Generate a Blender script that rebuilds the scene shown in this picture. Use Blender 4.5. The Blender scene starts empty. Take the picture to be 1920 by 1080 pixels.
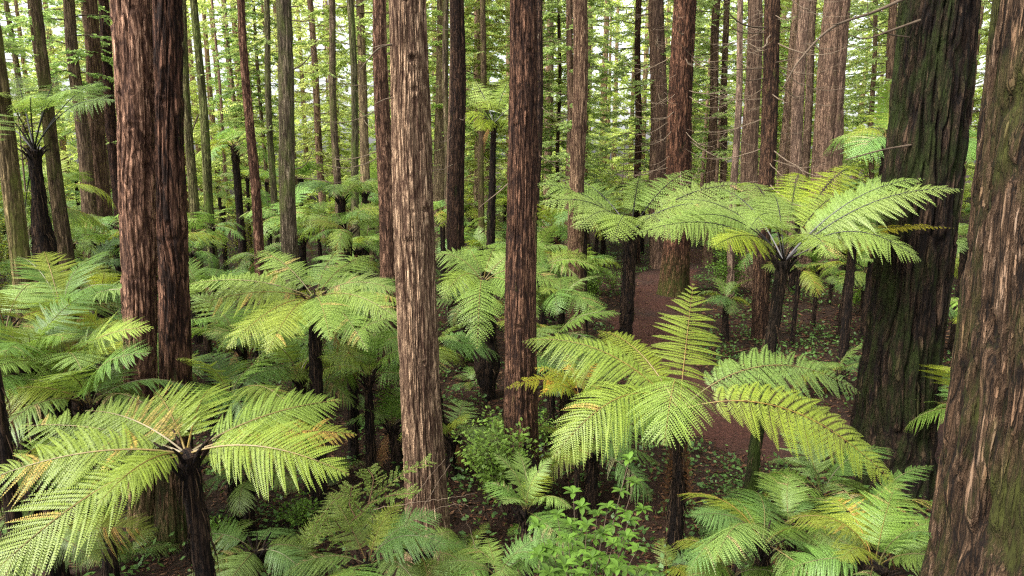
import bpy, math, random
import numpy as np
from mathutils import Vector

SC = bpy.context.scene
COL = SC.collection
R = random.Random(11)
G = np.random.default_rng(11)
rad = math.radians
HAZE = 0.0

# ------------------------------------------------------------------ camera
FPX = 1280.0
PITCH = rad(11)
CAMH = 6.0
CP, SP = math.cos(PITCH), math.sin(PITCH)


def ray(x, y):
    dx = (x - 960) / FPX
    dy = -(y - 540) / FPX
    return np.array([dx, CP + dy * SP, -SP + dy * CP])


def at(x, y, Y):
    r = ray(x, y)
    return np.array([0, 0, CAMH]) + r * (Y / r[1])


def on_ground(x, y):
    r = ray(x, y)
    return np.array([0, 0, CAMH]) + r * (-CAMH / r[2])


def project(p):
    x, y, z = p[0], p[1], p[2] - CAMH
    f = y * CP - z * SP
    u = y * SP + z * CP
    return 960 + FPX * x / f, 540 - FPX * u / f, f


def gz(x, y):
    return (0.10 * np.sin(x * 0.55 + 1.3) * np.cos(y * 0.42 + 0.4) + 0.06 * np.sin(x * 1.3 + y * 0.9)
            + 0.25 * np.sin(x * 0.08 + 2.0) * np.sin(y * 0.07)) * np.clip((np.hypot(x, y)) / 8, 0, 1)


cam = bpy.data.cameras.new("camera")
cam_o = bpy.data.objects.new("camera", cam)
COL.objects.link(cam_o)
cam_o.location = (0, 0, CAMH)
cam_o.rotation_euler = (math.pi / 2 - PITCH, 0, 0)
cam.sensor_width = 36
cam.lens = 24
cam.clip_start = 0.05
cam.clip_end = 2000
SC.camera = cam_o

# ------------------------------------------------------------------ light
SUN_EL, SUN_AZ = rad(48), rad(-118)      # azimuth measured from +Y, to the left and a little behind
w = bpy.data.worlds.new("World")
SC.world = w
w.use_nodes = True
nt = w.node_tree
nt.nodes.clear()
sky = nt.nodes.new("ShaderNodeTexSky")
sky.sky_type = 'NISHITA'
sky.sun_disc = False
sky.sun_elevation = SUN_EL
sky.sun_rotation = SUN_AZ
sky.air_density = 1.0
sky.dust_density = 4.0
sky.ozone_density = 1.0
hs = nt.nodes.new("ShaderNodeHueSaturation")
hs.inputs["Saturation"].default_value = 0.22
bg = nt.nodes.new("ShaderNodeBackground")
bg.inputs["Strength"].default_value = 0.15
wo = nt.nodes.new("ShaderNodeOutputWorld")
nt.links.new(sky.outputs[0], hs.inputs["Color"])
nt.links.new(hs.outputs[0], bg.inputs[0])
nt.links.new(bg.outputs[0], wo.inputs[0])
sl = bpy.data.lights.new("sun", 'SUN')
sl.energy = 1.5
sl.angle = rad(22)
sl.color = (1, 0.96, 0.88)
so = bpy.data.objects.new("sun", sl)
COL.objects.link(so)
sd = Vector((math.sin(SUN_AZ) * math.cos(SUN_EL), math.cos(SUN_AZ) * math.cos(SUN_EL), math.sin(SUN_EL)))
so.rotation_euler = sd.to_track_quat('Z', 'Y').to_euler()
so.location = (0, 0, 60)

vs = SC.view_settings
vs.view_transform = 'Standard'
vs.look = 'None'
vs.gamma = 1
vs.use_curve_mapping = False
vs.exposure = 1.84
cy = SC.cycles
cy.max_bounces = 10
cy.diffuse_bounces = 6
cy.glossy_bounces = 2
cy.transmission_bounces = 8
cy.transparent_max_bounces = 6
cy.use_denoising = False
try:
    cy.denoiser = 'OPENIMAGEDENOISE'
    cy.denoising_input_passes = 'RGB_ALBEDO_NORMAL'
    cy.denoising_prefilter = 'NONE'
except Exception:
    pass
cy.sample_clamp_indirect = 3
cy.filter_width = 1.3


# ------------------------------------------------------------------ materials
class NT:
    def __init__(s, name):
        s.m = bpy.data.materials.new(name)
        s.m.use_nodes = True
        s.t = s.m.node_tree
        s.t.nodes.clear()
        s.out = s.n("OutputMaterial")

    def n(s, typ, **kw):
        nd = s.t.nodes.new("ShaderNode" + typ)
        for k, v in kw.items():
            setattr(nd, k, v)
        return nd

    def l(s, a, b):
        s.t.links.new(a, b)

    def mul(s, a, b):
        m = s.n("Mix", data_type='RGBA', blend_type='MULTIPLY')
        m.inputs[0].default_value = 1
        for v, i in ((a, 6), (b, 7)):
            if hasattr(v, "links"):
                s.l(v, m.inputs[i])
            else:
                m.inputs[i].default_value = v
        return m.outputs[2]

    def mix(s, f, a, b):
        m = s.n("Mix", data_type='RGBA')
        if hasattr(f, "links"):
            s.l(f, m.inputs[0])
        else:
            m.inputs[0].default_value = f
        for v, i in ((a, 6), (b, 7)):
            if hasattr(v, "links"):
                s.l(v, m.inputs[i])
            else:
                m.inputs[i].default_value = v
        return m.outputs[2]

    def noise(s, vec, scale, detail=4, rough=0.55, dist=0.0):
        n = s.n("TexNoise")
        n.inputs["Scale"].default_value = scale
        n.inputs["Detail"].default_value = detail
        n.inputs["Roughness"].default_value = rough
        n.inputs["Distortion"].default_value = dist
        if vec is not None:
            s.l(vec, n.inputs["Vector"])
        return n.outputs[0]

    def rng(s, v, a, b, c=0.0, d=1.0):
        n = s.n("MapRange")
        s.l(v, n.inputs[0])
        for i, x in enumerate((a, b, c, d)):
            n.inputs[i + 1].default_value = x
        return n.outputs[0]

    def math(s, op, a, b):
        n = s.n("Math", operation=op)
        for i, v in enumerate((a, b)):
            if hasattr(v, "links"):
                s.l(v, n.inputs[i])
            else:
                n.inputs[i].default_value = v
        return n.outputs[0]

    def map(s, vec, scale):
        n = s.n("Mapping")
        s.l(vec, n.inputs["Vector"])
        n.inputs["Scale"].default_value = scale
        return n.outputs[0]


def c4(c):
    return (c[0], c[1], c[2], 1)


def bark_material(name, ridge, groove, moss_amt=0.0, moss=(0.055, 0.085, 0.012), rough=0.9, bump=0.7, weather=None, use_attr=True, crack=9.0, fz=.06, basemoss=0.0):
    t = NT(name)
    tc = t.n("TexCoord")
    oi = t.n("ObjectInfo")
    off = t.n("VectorMath", operation='SCALE')
    cx = t.n("CombineXYZ")
    t.l(oi.outputs["Random"], cx.inputs[0])
    t.l(oi.outputs["Random"], cx.inputs[2])
    t.l(cx.outputs[0], off.inputs[0])
    off.inputs["Scale"].default_value = 37
    add = t.n("VectorMath", operation='ADD')
    t.l(tc.outputs["Object"], add.inputs[0])
    t.l(off.outputs[0], add.inputs[1])
    v = add.outputs[0]
    fib = t.noise(t.map(v, (1, 1, fz)), 38, 7, 0.72, 0.3)
    plate = t.noise(t.map(v, (1, 1, fz * 1.8)), 11, 6, 0.65, 0.6)
    blotch = t.noise(t.map(v, (1, 1, 0.35)), 1.7, 4, 0.6)
    h = t.rng(plate, 0.38, 0.62)
    if use_attr:
        a = t.n("Attribute", attribute_name="ridge")
        h = t.math('MULTIPLY', h, t.rng(a.outputs["Fac"], 0, 1, 0.15, 1.0))
    h2 = t.math('ADD', t.math('MULTIPLY', h, 0.65), t.math('MULTIPLY', t.rng(fib, 0.3, 0.7), 0.45))
    for sc_, sz_, wd_ in ((crack, fz * 2.1, .075), (crack * 2.3, fz * 1.4, .09)):
        cn = t.noise(t.map(v, (1, 1, sz_)), sc_, 4, 0.55, 0.25)
        ck = t.rng(t.math('ABSOLUTE', t.math('SUBTRACT', cn, 0.5), 0.0), 0.0, wd_, 0.08 if sc_ == crack else .3, 1.0)
        h2 = t.math('MULTIPLY', h2, ck)
    h2 = t.rng(h2, 0.04, 0.62)
    col = t.mix(h2, c4(groove), c4(ridge))  # dark furrow bark, deepened in colour to stand in for shade in the grooves
    if weather is not None:
        wf = t.math('MULTIPLY', t.math('MULTIPLY', t.rng(blotch, 0.42, 0.66), t.rng(fib, 0.4, 0.65)), t.rng(h2, .35, .8))
        col = t.mix(wf, col, c4(weather))
    col = t.mul(col, t.mix(t.rng(blotch, 0.3, 0.7), (0.72, 0.72, 0.74, 1), (1.18, 1.14, 1.1, 1)))
    if moss_amt > 0:
        mn = t.noise(t.map(v, (1, 1, 0.3)), 2.6, 6, 0.7)
        mf = t.rng(mn, 0.66 - 0.3 * moss_amt, 0.78 - 0.22 * moss_amt)
        mf = t.math('MULTIPLY', mf, min(1, 0.55 + moss_amt * 0.4))
        col = t.mix(mf, col, c4(moss))
    if basemoss > 0:
        sx = t.n("SeparateXYZ")
        t.l(tc.outputs["Object"], sx.inputs[0])
        mz = t.rng(sx.outputs[2], basemoss, .1)
        mz = t.math('MULTIPLY', mz, t.rng(t.noise(t.map(v, (1, 1, .4)), 5, 5, .7), .3, .6))
        col = t.mix(t.math('MULTIPLY', mz, .8), col, c4(moss))
    col = t.mul(col, oi.outputs["Color"])
    b = t.n("BsdfPrincipled")
    b.inputs["Roughness"].default_value = rough
    b.inputs["Specular IOR Level"].default_value = 0.15
    t.l(col, b.inputs["Base Color"])
    bp = t.n("Bump")
    bp.inputs["Strength"].default_value = bump
    bp.inputs["Distance"].default_value = 0.05
    t.l(h2, bp.inputs["Height"])
    t.l(bp.outputs[0], b.inputs["Normal"])
    t.l(b.outputs[0], t.out.inputs[0])
    return t.m


def leaf_material(name, base, trans, tfac=0.35, rough=0.45, spec=0.35, var=0.25, shift=None):
    """Thin leaf: a glossy top and light coming through; the object colour tints each frond or plant."""
    t = NT(name)
    oi = t.n("ObjectInfo")
    ge = t.n("NewGeometry")
    rpi = ge.outputs["Random Per Island"]
    vary = t.mix(rpi, (1 - var, 1 - var, 1 - var, 1), (1 + var, 1 + var, 1 + var * 0.6, 1))
    c = t.mul(t.mul(c4(base), oi.outputs["Color"]), vary)
    c2 = t.mul(t.mul(c4(trans), oi.outputs["Color"]), vary)
    if shift is not None:
        sf = t.rng(rpi, 0.72, 0.95)
        c = t.mix(sf, c, t.mul(c4(shift), oi.outputs["Color"]))
    b = t.n("BsdfPrincipled")
    b.inputs["Roughness"].default_value = rough
    b.inputs["Specular IOR Level"].default_value = spec
    t.l(c, b.inputs["Base Color"])
    tr = t.n("BsdfTranslucent")
    t.l(c2, tr.inputs[0])
    mx = t.n("MixShader")
    mx.inputs[0].default_value = tfac
    t.l(b.outputs[0], mx.inputs[1])
    t.l(tr.outputs[0], mx.inputs[2])
    t.l(mx.outputs[0], t.out.inputs[0])
    return t.m


def plain(name, col, rough=0.8, spec=0.3, var=0.3, scale=6.0):
    t = NT(name)
    tc = t.n("TexCoord")
    oi = t.n("ObjectInfo")
    n = t.noise(tc.outputs["Object"], scale, 4, 0.6)
    c = t.mul(c4(col), t.mix(t.rng(n, 0.3, 0.7), (1 - var,) * 3 + (1,), (1 + var,) * 3 + (1,)))
    c = t.mul(c, oi.outputs["Color"])
    b = t.n("BsdfPrincipled")
    b.inputs["Roughness"].default_value = rough
    b.inputs["Specular IOR Level"].default_value = spec
    t.l(c, b.inputs["Base Color"])
    t.l(b.outputs[0], t.out.inputs[0])
    return t.m


M = {}
M['red'] = bark_material("redwood bark", (0.39, 0.21, 0.13), (0.036, 0.018, 0.012), 0.0, weather=(0.46, 0.31, 0.21), crack=9, fz=.10, moss=(.05, .07, .012), basemoss=2.2)
M['reddark'] = bark_material("dark redwood bark", (0.21, 0.10, 0.06), (0.012, 0.006, 0.004), 0.12, weather=(0.29, 0.18, 0.12), crack=9, fz=.09, moss=(.05, .07, .012), basemoss=2.2)
M['pale'] = bark_material("pale fibrous bark", (0.47, 0.31, 0.19), (0.048, 0.025, 0.016), 0.0, weather=(0.50, 0.38, 0.26), crack=13, fz=.075)
M['dark'] = bark_material("dark bark", (0.13, 0.072, 0.046), (0.010, 0.006, 0.005), 0.12, weather=(0.15, 0.10, 0.068), crack=12, fz=.09)
M['mossy'] = bark_material("mossy bark", (0.29, 0.22, 0.145), (0.035, 0.026, 0.016), 0.6, moss=(0.115, 0.135, 0.035), weather=(0.33, 0.28, 0.20), crack=12)
M['giant'] = bark_material("old mossy redwood bark", (0.066, 0.040, 0.025), (0.004, 0.0025, 0.002), 0.7, moss=(0.022, 0.032, 0.006), weather=(0.085, 0.056, 0.037), crack=6, bump=1.0, fz=.1)
M['grey'] = bark_material("weathered twisted bark", (0.17, 0.10, 0.056), (0.006, 0.004, 0.003), 0.62, moss=(0.046, 0.050, 0.010), weather=(0.175, 0.13, 0.095), crack=9, bump=1.0, fz=.055)
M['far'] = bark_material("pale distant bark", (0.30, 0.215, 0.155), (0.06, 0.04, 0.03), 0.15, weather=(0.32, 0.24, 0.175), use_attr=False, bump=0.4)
M['fernbark'] = bark_material("black fern trunk", (0.045, 0.028, 0.018), (0.004, 0.003, 0.003), 0.1, rough=0.95, weather=(0.075, 0.045, 0.028), use_attr=False, crack=14)
M['fernmossbase'] = bark_material("fern trunk mossy at the foot", (0.03, 0.02, 0.013), (0.005, 0.004, 0.003), 0.1, moss=(0.045, 0.075, 0.008), rough=0.95, use_attr=False, crack=14, basemoss=2.6)
M['fernmoss'] = bark_material("mossy fern trunk", (0.04, 0.027, 0.017), (0.007, 0.005, 0.004), 0.9, moss=(0.035, 0.062, 0.006), rough=0.95, use_attr=False, crack=14)
M['frond'] = leaf_material("fern leaf", (0.195, 0.268, 0.056), (0.325, 0.42, 0.06), 0.36, 0.46, 0.38, 0.16)
M['deadfrond'] = leaf_material("withered fern leaf", (0.26, 0.13, 0.05), (0.30, 0.14, 0.05), 0.25, 0.7, 0.2, 0.35)
M['tanfrond'] = leaf_material("yellowing fern leaf", (0.34, 0.25, 0.10), (0.36, 0.26, 0.09), 0.3, 0.6, 0.2, 0.45)
M['rachis'] = plain("fern stalk", (0.15, 0.105, 0.03), 0.5, 0.4)
M['rachis_black'] = plain("black fern stalk", (0.014, 0.011, 0.010), 0.45, 0.4)
M['deadstalk'] = plain("withered stalk", (0.13, 0.075, 0.04), 0.8, 0.2)
M['needle'] = leaf_material("conifer foliage", (0.22, 0.295, 0.11), (0.49, 0.60, 0.215), 0.58, 0.6, 0.25, 0.4)
M['leaf'] = leaf_material("bush leaf", (0.115, 0.185, 0.035), (0.19, 0.29, 0.035), 0.3, 0.5, 0.28, 0.4)
M['strand'] = plain("hanging brown strand", (0.075, 0.045, 0.026), 0.85, 0.2)
M['twig'] = plain("dead twig", (0.17, 0.125, 0.085), 0.8, 0.2)
M['branch'] = plain("branch wood", (0.10, 0.072, 0.048), 0.85, 0.2)
M['litter'] = leaf_material("leaf litter", (0.055, 0.022, 0.012), (0.04, 0.017, 0.009), 0.1, 0.8, 0.2, 0.6, shift=(0.16, 0.085, 0.045))
M['cover'] = leaf_material("ground cover leaf", (0.075, 0.145, 0.035), (0.13, 0.22, 0.035), 0.3, 0.45, 0.35, 0.4)


def ground_material(name, c1, c2, c3, scale):
    t = NT(name)
    tc = t.n("TexCoord")
    v = tc.outputs["Object"]
    a = t.noise(v, scale, 8, 0.72)
    b_ = t.noise(v, 0.35, 5, 0.6)
    d = t.noise(v, scale * 5, 4, 0.7)
    col = t.mix(t.rng(a, 0.35, 0.65), c4(c1), c4(c2))
    col = t.mix(t.rng(b_, 0.45, 0.7), col, c4(c3))
    col = t.mul(col, t.mix(t.rng(d, 0.3, 0.7), (0.55,) * 3 + (1,), (1.4,) * 3 + (1,)))
    b = t.n("BsdfPrincipled")
    b.inputs["Roughness"].default_value = 0.92
    b.inputs["Specular IOR Level"].default_value = 0.2
    t.l(col, b.inputs["Base Color"])
    bp = t.n("Bump")
    bp.inputs["Strength"].default_value = 0.8
    bp.inputs["Distance"].default_value = 0.04
    t.l(t.math('ADD', a, d), bp.inputs["Height"])
    t.l(bp.outputs[0], b.inputs["Normal"])
    t.l(b.outputs[0], t.out.inputs[0])
    return t.m


M['ground'] = ground_material("forest floor", (0.016, 0.008, 0.005), (0.036, 0.017, 0.010), (0.020, 0.013, 0.007), 7)
M['path'] = ground_material("path grit", (0.034, 0.013, 0.009), (0.078, 0.030, 0.020), (0.034, 0.020, 0.015), 9)


# ------------------------------------------------------------------ mesh helpers
class Geo:
    """Collects vertices, quads / triangles and material slots for ONE mesh."""

    def __init__(s):
        s.v, s.q, s.t, s.qm, s.tm, s.n = [], [], [], [], [], 0
        s.attr = []

    def add(s, v, q=None, t=None, mat=0, attr=None):
        v = np.asarray(v, float).reshape(-1, 3)
        if q is not None and len(q):
            q = np.asarray(q, int) + s.n
            s.q.append(q)
            s.qm.append(np.full(len(q), mat))
        if t is not None and len(t):
            t = np.asarray(t, int) + s.n
            s.t.append(t)
            s.tm.append(np.full(len(t), mat))
        s.attr.append(np.ones(len(v)) if attr is None else np.asarray(attr, float).ravel())
        s.v.append(v)
        s.n += len(v)

    def mesh(s, name, mats, smooth=False, attr=False):
        v = np.concatenate(s.v)
        q = np.concatenate(s.q) if s.q else np.zeros((0, 4), int)
        t = np.concatenate(s.t) if s.t else np.zeros((0, 3), int)
        me = bpy.data.meshes.new(name)
        me.vertices.add(len(v))
        me.vertices.foreach_set("co", v.astype(np.float32).ravel())
        nl = len(q) * 4 + len(t) * 3
        me.loops.add(nl)
        me.loops.foreach_set("vertex_index", np.concatenate([q.ravel(), t.ravel()]).astype(np.int32))
        me.polygons.add(len(q) + len(t))
        ls = np.concatenate([np.arange(len(q)) * 4, len(q) * 4 + np.arange(len(t)) * 3]).astype(np.int32)
        me.polygons.foreach_set("loop_start", ls)
        mi = np.concatenate(s.qm + s.tm) if (s.qm or s.tm) else np.zeros(0)
        me.polygons.foreach_set("material_index", mi.astype(np.int32))
        me.polygons.foreach_set("use_smooth", np.full(len(mi), bool(smooth)))
        for m in mats:
            me.materials.append(M[m] if isinstance(m, str) else m)
        if attr:
            a = me.attributes.new("ridge", 'FLOAT', 'POINT')
            a.data.foreach_set("value", np.concatenate(s.attr).astype(np.float32))
        me.update(calc_edges=True)
        return me


def unit(v):
    v = np.asarray(v, float)
    return v / np.maximum(np.linalg.norm(v, axis=-1, keepdims=True), 1e-9)


def tube(g, P, rr, ns=6, mat=0, cap=True):
    P = np.asarray(P, float)
    n = len(P)
    rr = np.broadcast_to(np.asarray(rr, float), (n,))
    T = unit(np.gradient(P, axis=0))
    ref = np.array([0, 0, 1.0]) if abs(T[:, 2]).mean() < 0.8 else np.array([1.0, 0, 0])
    A = unit(np.cross(T, ref))
    B = np.cross(T, A)
    th = np.arange(ns) / ns * 2 * np.pi
    V = P[:, None] + rr[:, None, None] * (A[:, None] * np.cos(th)[None, :, None] + B[:, None] * np.sin(th)[None, :, None])
    i, j = np.meshgrid(np.arange(n - 1), np.arange(ns), indexing='ij')
    j2 = (j + 1) % ns
    q = np.stack([i * ns + j, i * ns + j2, (i + 1) * ns + j2, (i + 1) * ns + j], -1).reshape(-1, 4)
    V = V.reshape(-1, 3)
    if cap:
        V = np.vstack([V, P[-1:] + T[-1:] * rr[-1] * 0.5])
        k = (n - 1) * ns
        t = np.array([[k + a, k + (a + 1) % ns, n * ns] for a in range(ns)])
        g.add(V, q, t, mat)
    else:
        g.add(V, q, None, mat)


def kites(g, base, tip, side, mid=0.45, mat=0):
    """Leaf blades: base and tip points, half-width vectors."""
    base, tip, side = (np.asarray(a, float).reshape(-1, 3) for a in (base, tip, side))
    m = base + (tip - base) * mid
    n = len(base)
    V = np.stack([base, m - side, tip, m + side], 1).reshape(-1, 3)
    q = np.arange(n * 4).reshape(n, 4)
    g.add(V, q, None, mat)


def bez(a, c, b, n):
    t = np.linspace(0, 1, n)[:, None]
    a, b, c = (np.asarray(k, float) for k in (a, b, c))
    return a * (1 - t) ** 2 + 2 * c * t * (1 - t) + b * t * t


def smooth01(a, b, x):
    t = np.clip((x - a) / (b - a), 0, 1)
    return t * t * (3 - 2 * t)


def vnoise(u, v, seed, per):
    """Value noise, periodic in u (period per cells)."""
    tb = np.random.default_rng(seed).random((per, 256))
    iu, iv = np.floor(u).astype(int), np.floor(v).astype(int)
    fu, fv = u - iu, v - iv
    fu, fv = fu * fu * (3 - 2 * fu), fv * fv * (3 - 2 * fv)
    a0, a1, b0, b1 = iu % per, (iu + 1) % per, iv % 256, (iv + 1) % 256
    return (tb[a0, b0] * (1 - fu) + tb[a1, b0] * fu) * (1 - fv) + (tb[a0, b1] * (1 - fu) + tb[a1, b1] * fu) * fv


def obj(name, me, parent=None, loc=(0, 0, 0), rot=(0, 0, 0), sc=1.0, col=None):
    o = bpy.data.objects.new(name, me)
    COL.objects.link(o)
    o.location = loc
    o.rotation_euler = rot
    o.scale = (sc, sc, sc) if not hasattr(sc, "__len__") else sc
    if col is not None:
        o.color = (col[0], col[1], col[2], 1)
    if parent is not None:
        o.parent = parent
    return o


def thing(name, label, cat, loc, group=None):
    o = obj(name, None, None, tuple(float(a) for a in loc))
    o.empty_display_size = 0.2
    if label:
        o['label'] = label
    o['category'] = cat
    if group:
        o['group'] = group
    return o


# ------------------------------------------------------------------ ground and path
def axis(lim, near, n):
    t = np.linspace(-1, 1, n)
    k = math.asinh(lim / near)
    return near * np.sinh(t * k)


gx = axis(600, 6, 230)
gy = axis(600, 6, 230) + 12
X, Y = np.meshgrid(gx, gy, indexing='ij')
Z = gz(X, Y)
g = Geo()
n1, n2 = X.shape
i, j = np.meshgrid(np.arange(n1 - 1), np.arange(n2 - 1), indexing='ij')
q = np.stack([i * n2 + j, (i + 1) * n2 + j, (i + 1) * n2 + j + 1, i * n2 + j + 1], -1).reshape(-1, 4)
g.add(np.stack([X, Y, Z], -1), q)
go = obj("ground", g.mesh("ground", ['ground'], True))
go['kind'] = 'structure'

# path: centre line through ground points picked along the photo's path
pc = [on_ground(1900, 845), on_ground(1560, 825), on_ground(1400, 815), on_ground(1300, 760), on_ground(1225, 680), on_ground(1215, 600),
      on_ground(1235, 545), on_ground(1270, 505), on_ground(1290, 470)]
pc = np.array(pc)


def catmull(P, per):
    P = np.vstack([2 * P[0] - P[1], P, 2 * P[-1] - P[-2]])
    out = []
    for k in range(1, len(P) - 2):
        for t in np.linspace(0, 1, per, endpoint=False):
            out.append(0.5 * (2 * P[k] + (P[k + 1] - P[k - 1]) * t + (2 * P[k - 1] - 5 * P[k] + 4 * P[k + 1] - P[k + 2]) * t * t
                              + (-P[k - 1] + 3 * P[k] - 3 * P[k + 1] + P[k + 2]) * t ** 3))
    out.append(P[-2])
    return np.array(out)


PC = catmull(pc, 26)
T = unit(np.gradient(PC, axis=0))
S = np.stack([T[:, 1], -T[:, 0], T[:, 2] * 0], 1)
sN = len(PC)
nw = 17
hw = 1.25 + 0.22 * np.sin(np.arange(sN) * 0.31) + 0.10 * G.standard_normal(sN)
hw2 = 1.25 + 0.22 * np.sin(np.arange(sN) * 0.23 + 2) + 0.10 * G.standard_normal(sN)
wv = np.linspace(-1, 1, nw)
V = PC[:, None] + S[:, None] * np.where(wv[None, :, None] < 0, wv[None, :, None] * hw[:, None, None], wv[None, :, None] * hw2[:, None, None])
V[..., 2] = gz(V[..., 0], V[..., 1]) + 0.035 * (1 - np.abs(wv[None, :]) ** 4) + 0.006
i, j = np.meshgrid(np.arange(sN - 1), np.arange(nw - 1), indexing='ij')
q = np.stack([i * nw + j, i * nw + j + 1, (i + 1) * nw + j + 1, (i + 1) * nw + j], -1).reshape(-1, 4)
g = Geo()
g.add(V, q)
po = obj("path", g.mesh("path", ['path'], True))
po['kind'] = 'structure'


def path_dist(x, y):
    d = np.hypot(PC[None, :, 0] - np.atleast_1d(x)[:, None], PC[None, :, 1] - np.atleast_1d(y)[:, None])
    return d.min(1)


# ------------------------------------------------------------------ trunks
def trunk_mesh(axis_fn, rad_fn, ztop, hi, seed, mat, ztex=None, lobes=None, knots=0, cell=0.05, amp=0.02, zvis=8.5, twist=0.0, burls=()):
    """Bark-ridged trunk. axis_fn(z)->(x,y) offset, rad_fn(z)->radius."""
    ns, nzv, nzt = {2: (300, 260, 14), 1: (84, 100, 10), 0: (28, 36, 8)}[hi]
    if ztop < zvis + 1:
        zvis = ztop * .8
    z = np.concatenate([np.linspace(-0.25, zvis, nzv), np.linspace(zvis, ztop, nzt + 1)[1:]])
    th = np.arange(ns) / ns * 2 * np.pi
    TH, Z = np.meshgrid(th, z)
    r0 = rad_fn(z)[:, None]
    rm = float(rad_fn(np.array([2.0]))[0])
    per = max(6, int(2 * np.pi * rm / cell))
    u = TH / (2 * np.pi) * per + twist * Z * per / (2 * np.pi)
    wob = vnoise(TH / (2 * np.pi) * max(3, per // 5), Z * 0.8, seed + 1, max(3, per // 5)) - 0.5
    u = u + wob * 2.2
    n1 = vnoise(u, Z * 1.15, seed + 2, per)
    n1b = vnoise(u * 2, Z * 2.3, seed + 3, per * 2)
    n2 = vnoise(u * 0.5, Z * 0.55 + 7, seed + 4, max(3, per // 2))
    f = np.abs(2 * (0.65 * n1 + 0.35 * n1b) - 1)
    gro = 1 - smooth01(0.0, 0.34, f)
    f2 = np.abs(2 * n2 - 1)
    gro2 = 1 - smooth01(0.0, 0.25, f2)
    low = vnoise(TH / (2 * np.pi) * 5, Z * 0.35, seed + 5, 5) - 0.5
    depth = 0.62 * gro + 0.75 * gro2
    r = r0 * (1 + 0.10 * low) - amp * depth + amp * 0.5 * n1b
    ridge = np.clip(1 - 0.75 * gro - 0.6 * gro2, 0, 1)  # drives the bark colour: dark furrows, partly painted occlusion
    rr = random.Random(seed)
    for _ in range(knots):
        kt, kz = rr.uniform(0, 2 * np.pi), rr.uniform(0.6, zvis)
        dt = (np.abs((TH - kt + np.pi) % (2 * np.pi) - np.pi)) * rm
        s = rr.uniform(0.024, 0.055)
        kk = np.exp(-((dt / (s * 1.5)) ** 2 + ((Z - kz) / (s * 0.8)) ** 2))
        rim = np.exp(-((dt / (s * 2.4)) ** 2 + ((Z - kz) / (s * 1.6)) ** 2))
        r = r - 0.055 * kk + 0.022 * rim
        ridge = ridge * (1 - 0.95 * kk)
    for (bt, bz, bs, bh) in burls:
        dt = (np.abs((TH - bt + np.pi) % (2 * np.pi) - np.pi)) * rm
        kk = np.exp(-((dt / bs) ** 2 + ((Z - bz) / (bs * 1.5)) ** 2))
        r = r + bh * kk * (0.7 + 0.6 * n1b)
    if lobes is not None:
        r = r * lobes(TH, Z)
    ax, ay = axis_fn(z)
    V = np.stack([ax[:, None] + r * np.cos(TH), ay[:, None] + r * np.sin(TH), Z], -1)
    n = len(z)
    i, j = np.meshgrid(np.arange(n - 1), np.arange(ns), indexing='ij')
    j2 = (j + 1) % ns
    q = np.stack([i * ns + j, i * ns + j2, (i + 1) * ns + j2, (i + 1) * ns + j], -1).reshape(-1, 4)
    g = Geo()
    g.add(V, q, None, 0, ridge)
    k = (n - 1) * ns
    g.add(np.vstack([V[-1], [[ax[-1], ay[-1], z[-1] + 0.6]]]), None, [[a, (a + 1) % ns, ns] for a in range(ns)], 0, np.zeros(ns + 1))
    return g.mesh("trunk", [mat], True, True)


# bare branches shared by the trees: unit length along +X, drooping and turning up at the tip
def branch_geo(seed, leafy=False, L=1.0):
    rr = np.random.default_rng(seed)
    g = Geo()
    n = 12
    t = np.linspace(0, 1, n)
    sag = rr.uniform(0.05, 0.24)
    up = rr.uniform(-0.02, 0.14)
    P = np.stack([t, rr.uniform(-0.15, 0.15) * t ** 2 + 0.012 * rr.standard_normal(n), -sag * np.sin(t * np.pi * 0.8) + up * t ** 2 + rr.uniform(-.1, .12) * t], 1)
    P[0] = 0
    tube(g, P, 0.0075 * (1 - t * 0.85), 5, 0)
    for k in range(rr.integers(3, 8)):
        a = rr.uniform(0.25, 0.95)
        b = P[int(a * (n - 1))]
        d = np.array([rr.uniform(.3, 1), rr.choice([-1, 1]) * rr.uniform(.4, 1), rr.uniform(-.35, .3)])
        l = rr.uniform(.12, .38) * (1.1 - a * .5)
        e = b + unit(d) * l
        tube(g, bez(b, (b + e) / 2 + [0, 0, rr.uniform(-.06, .03)], e, 6), np.linspace(.0035, .001, 6), 4, 0)
        if leafy:
            spray(g, b, e, rr, 15, 0.06, 0.009, 1)
    if leafy:
        spray(g, P[6], P[-1], rr, 24, 0.07, 0.010, 1)
    return g


def spray(g, a, b, rr, n, l, hw, mat):
    """Flat feather of needles on both sides of a twig a-b."""
    a, b = np.asarray(a, float), np.asarray(b, float)
    d = unit(b - a)
    s = unit(np.cross(d, [rr.uniform(-.5, .5), rr.uniform(-.5, .5), 1.0]))
    t = np.repeat(np.linspace(0.1, 1.0, n), 2)
    sg = np.tile([-1, 1], n)
    base = a + (b - a) * t[:, None]
    ll = l * (1.1 - 0.6 * t) * rr.uniform(.7, 1.2, 2 * n)
    dr = unit(s * sg[:, None] * 0.9 + d * 0.55 + np.array([0, 0, -.25]) + 0.22 * rr.standard_normal((2 * n, 3)))
    tip = base + dr * ll[:, None]
    side = unit(np.cross(dr, np.cross(s, d) + 0.5 * rr.standard_normal((2 * n, 3)))) * hw
    kites(g, base, tip, side, 0.5, mat)


BRANCH = [branch_geo(100 + k).mesh("branch", ['twig']) for k in range(7)]
LEAFY = [branch_geo(140 + k, True).mesh("leafy_branch", ['branch', 'needle']) for k in range(5)]


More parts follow.
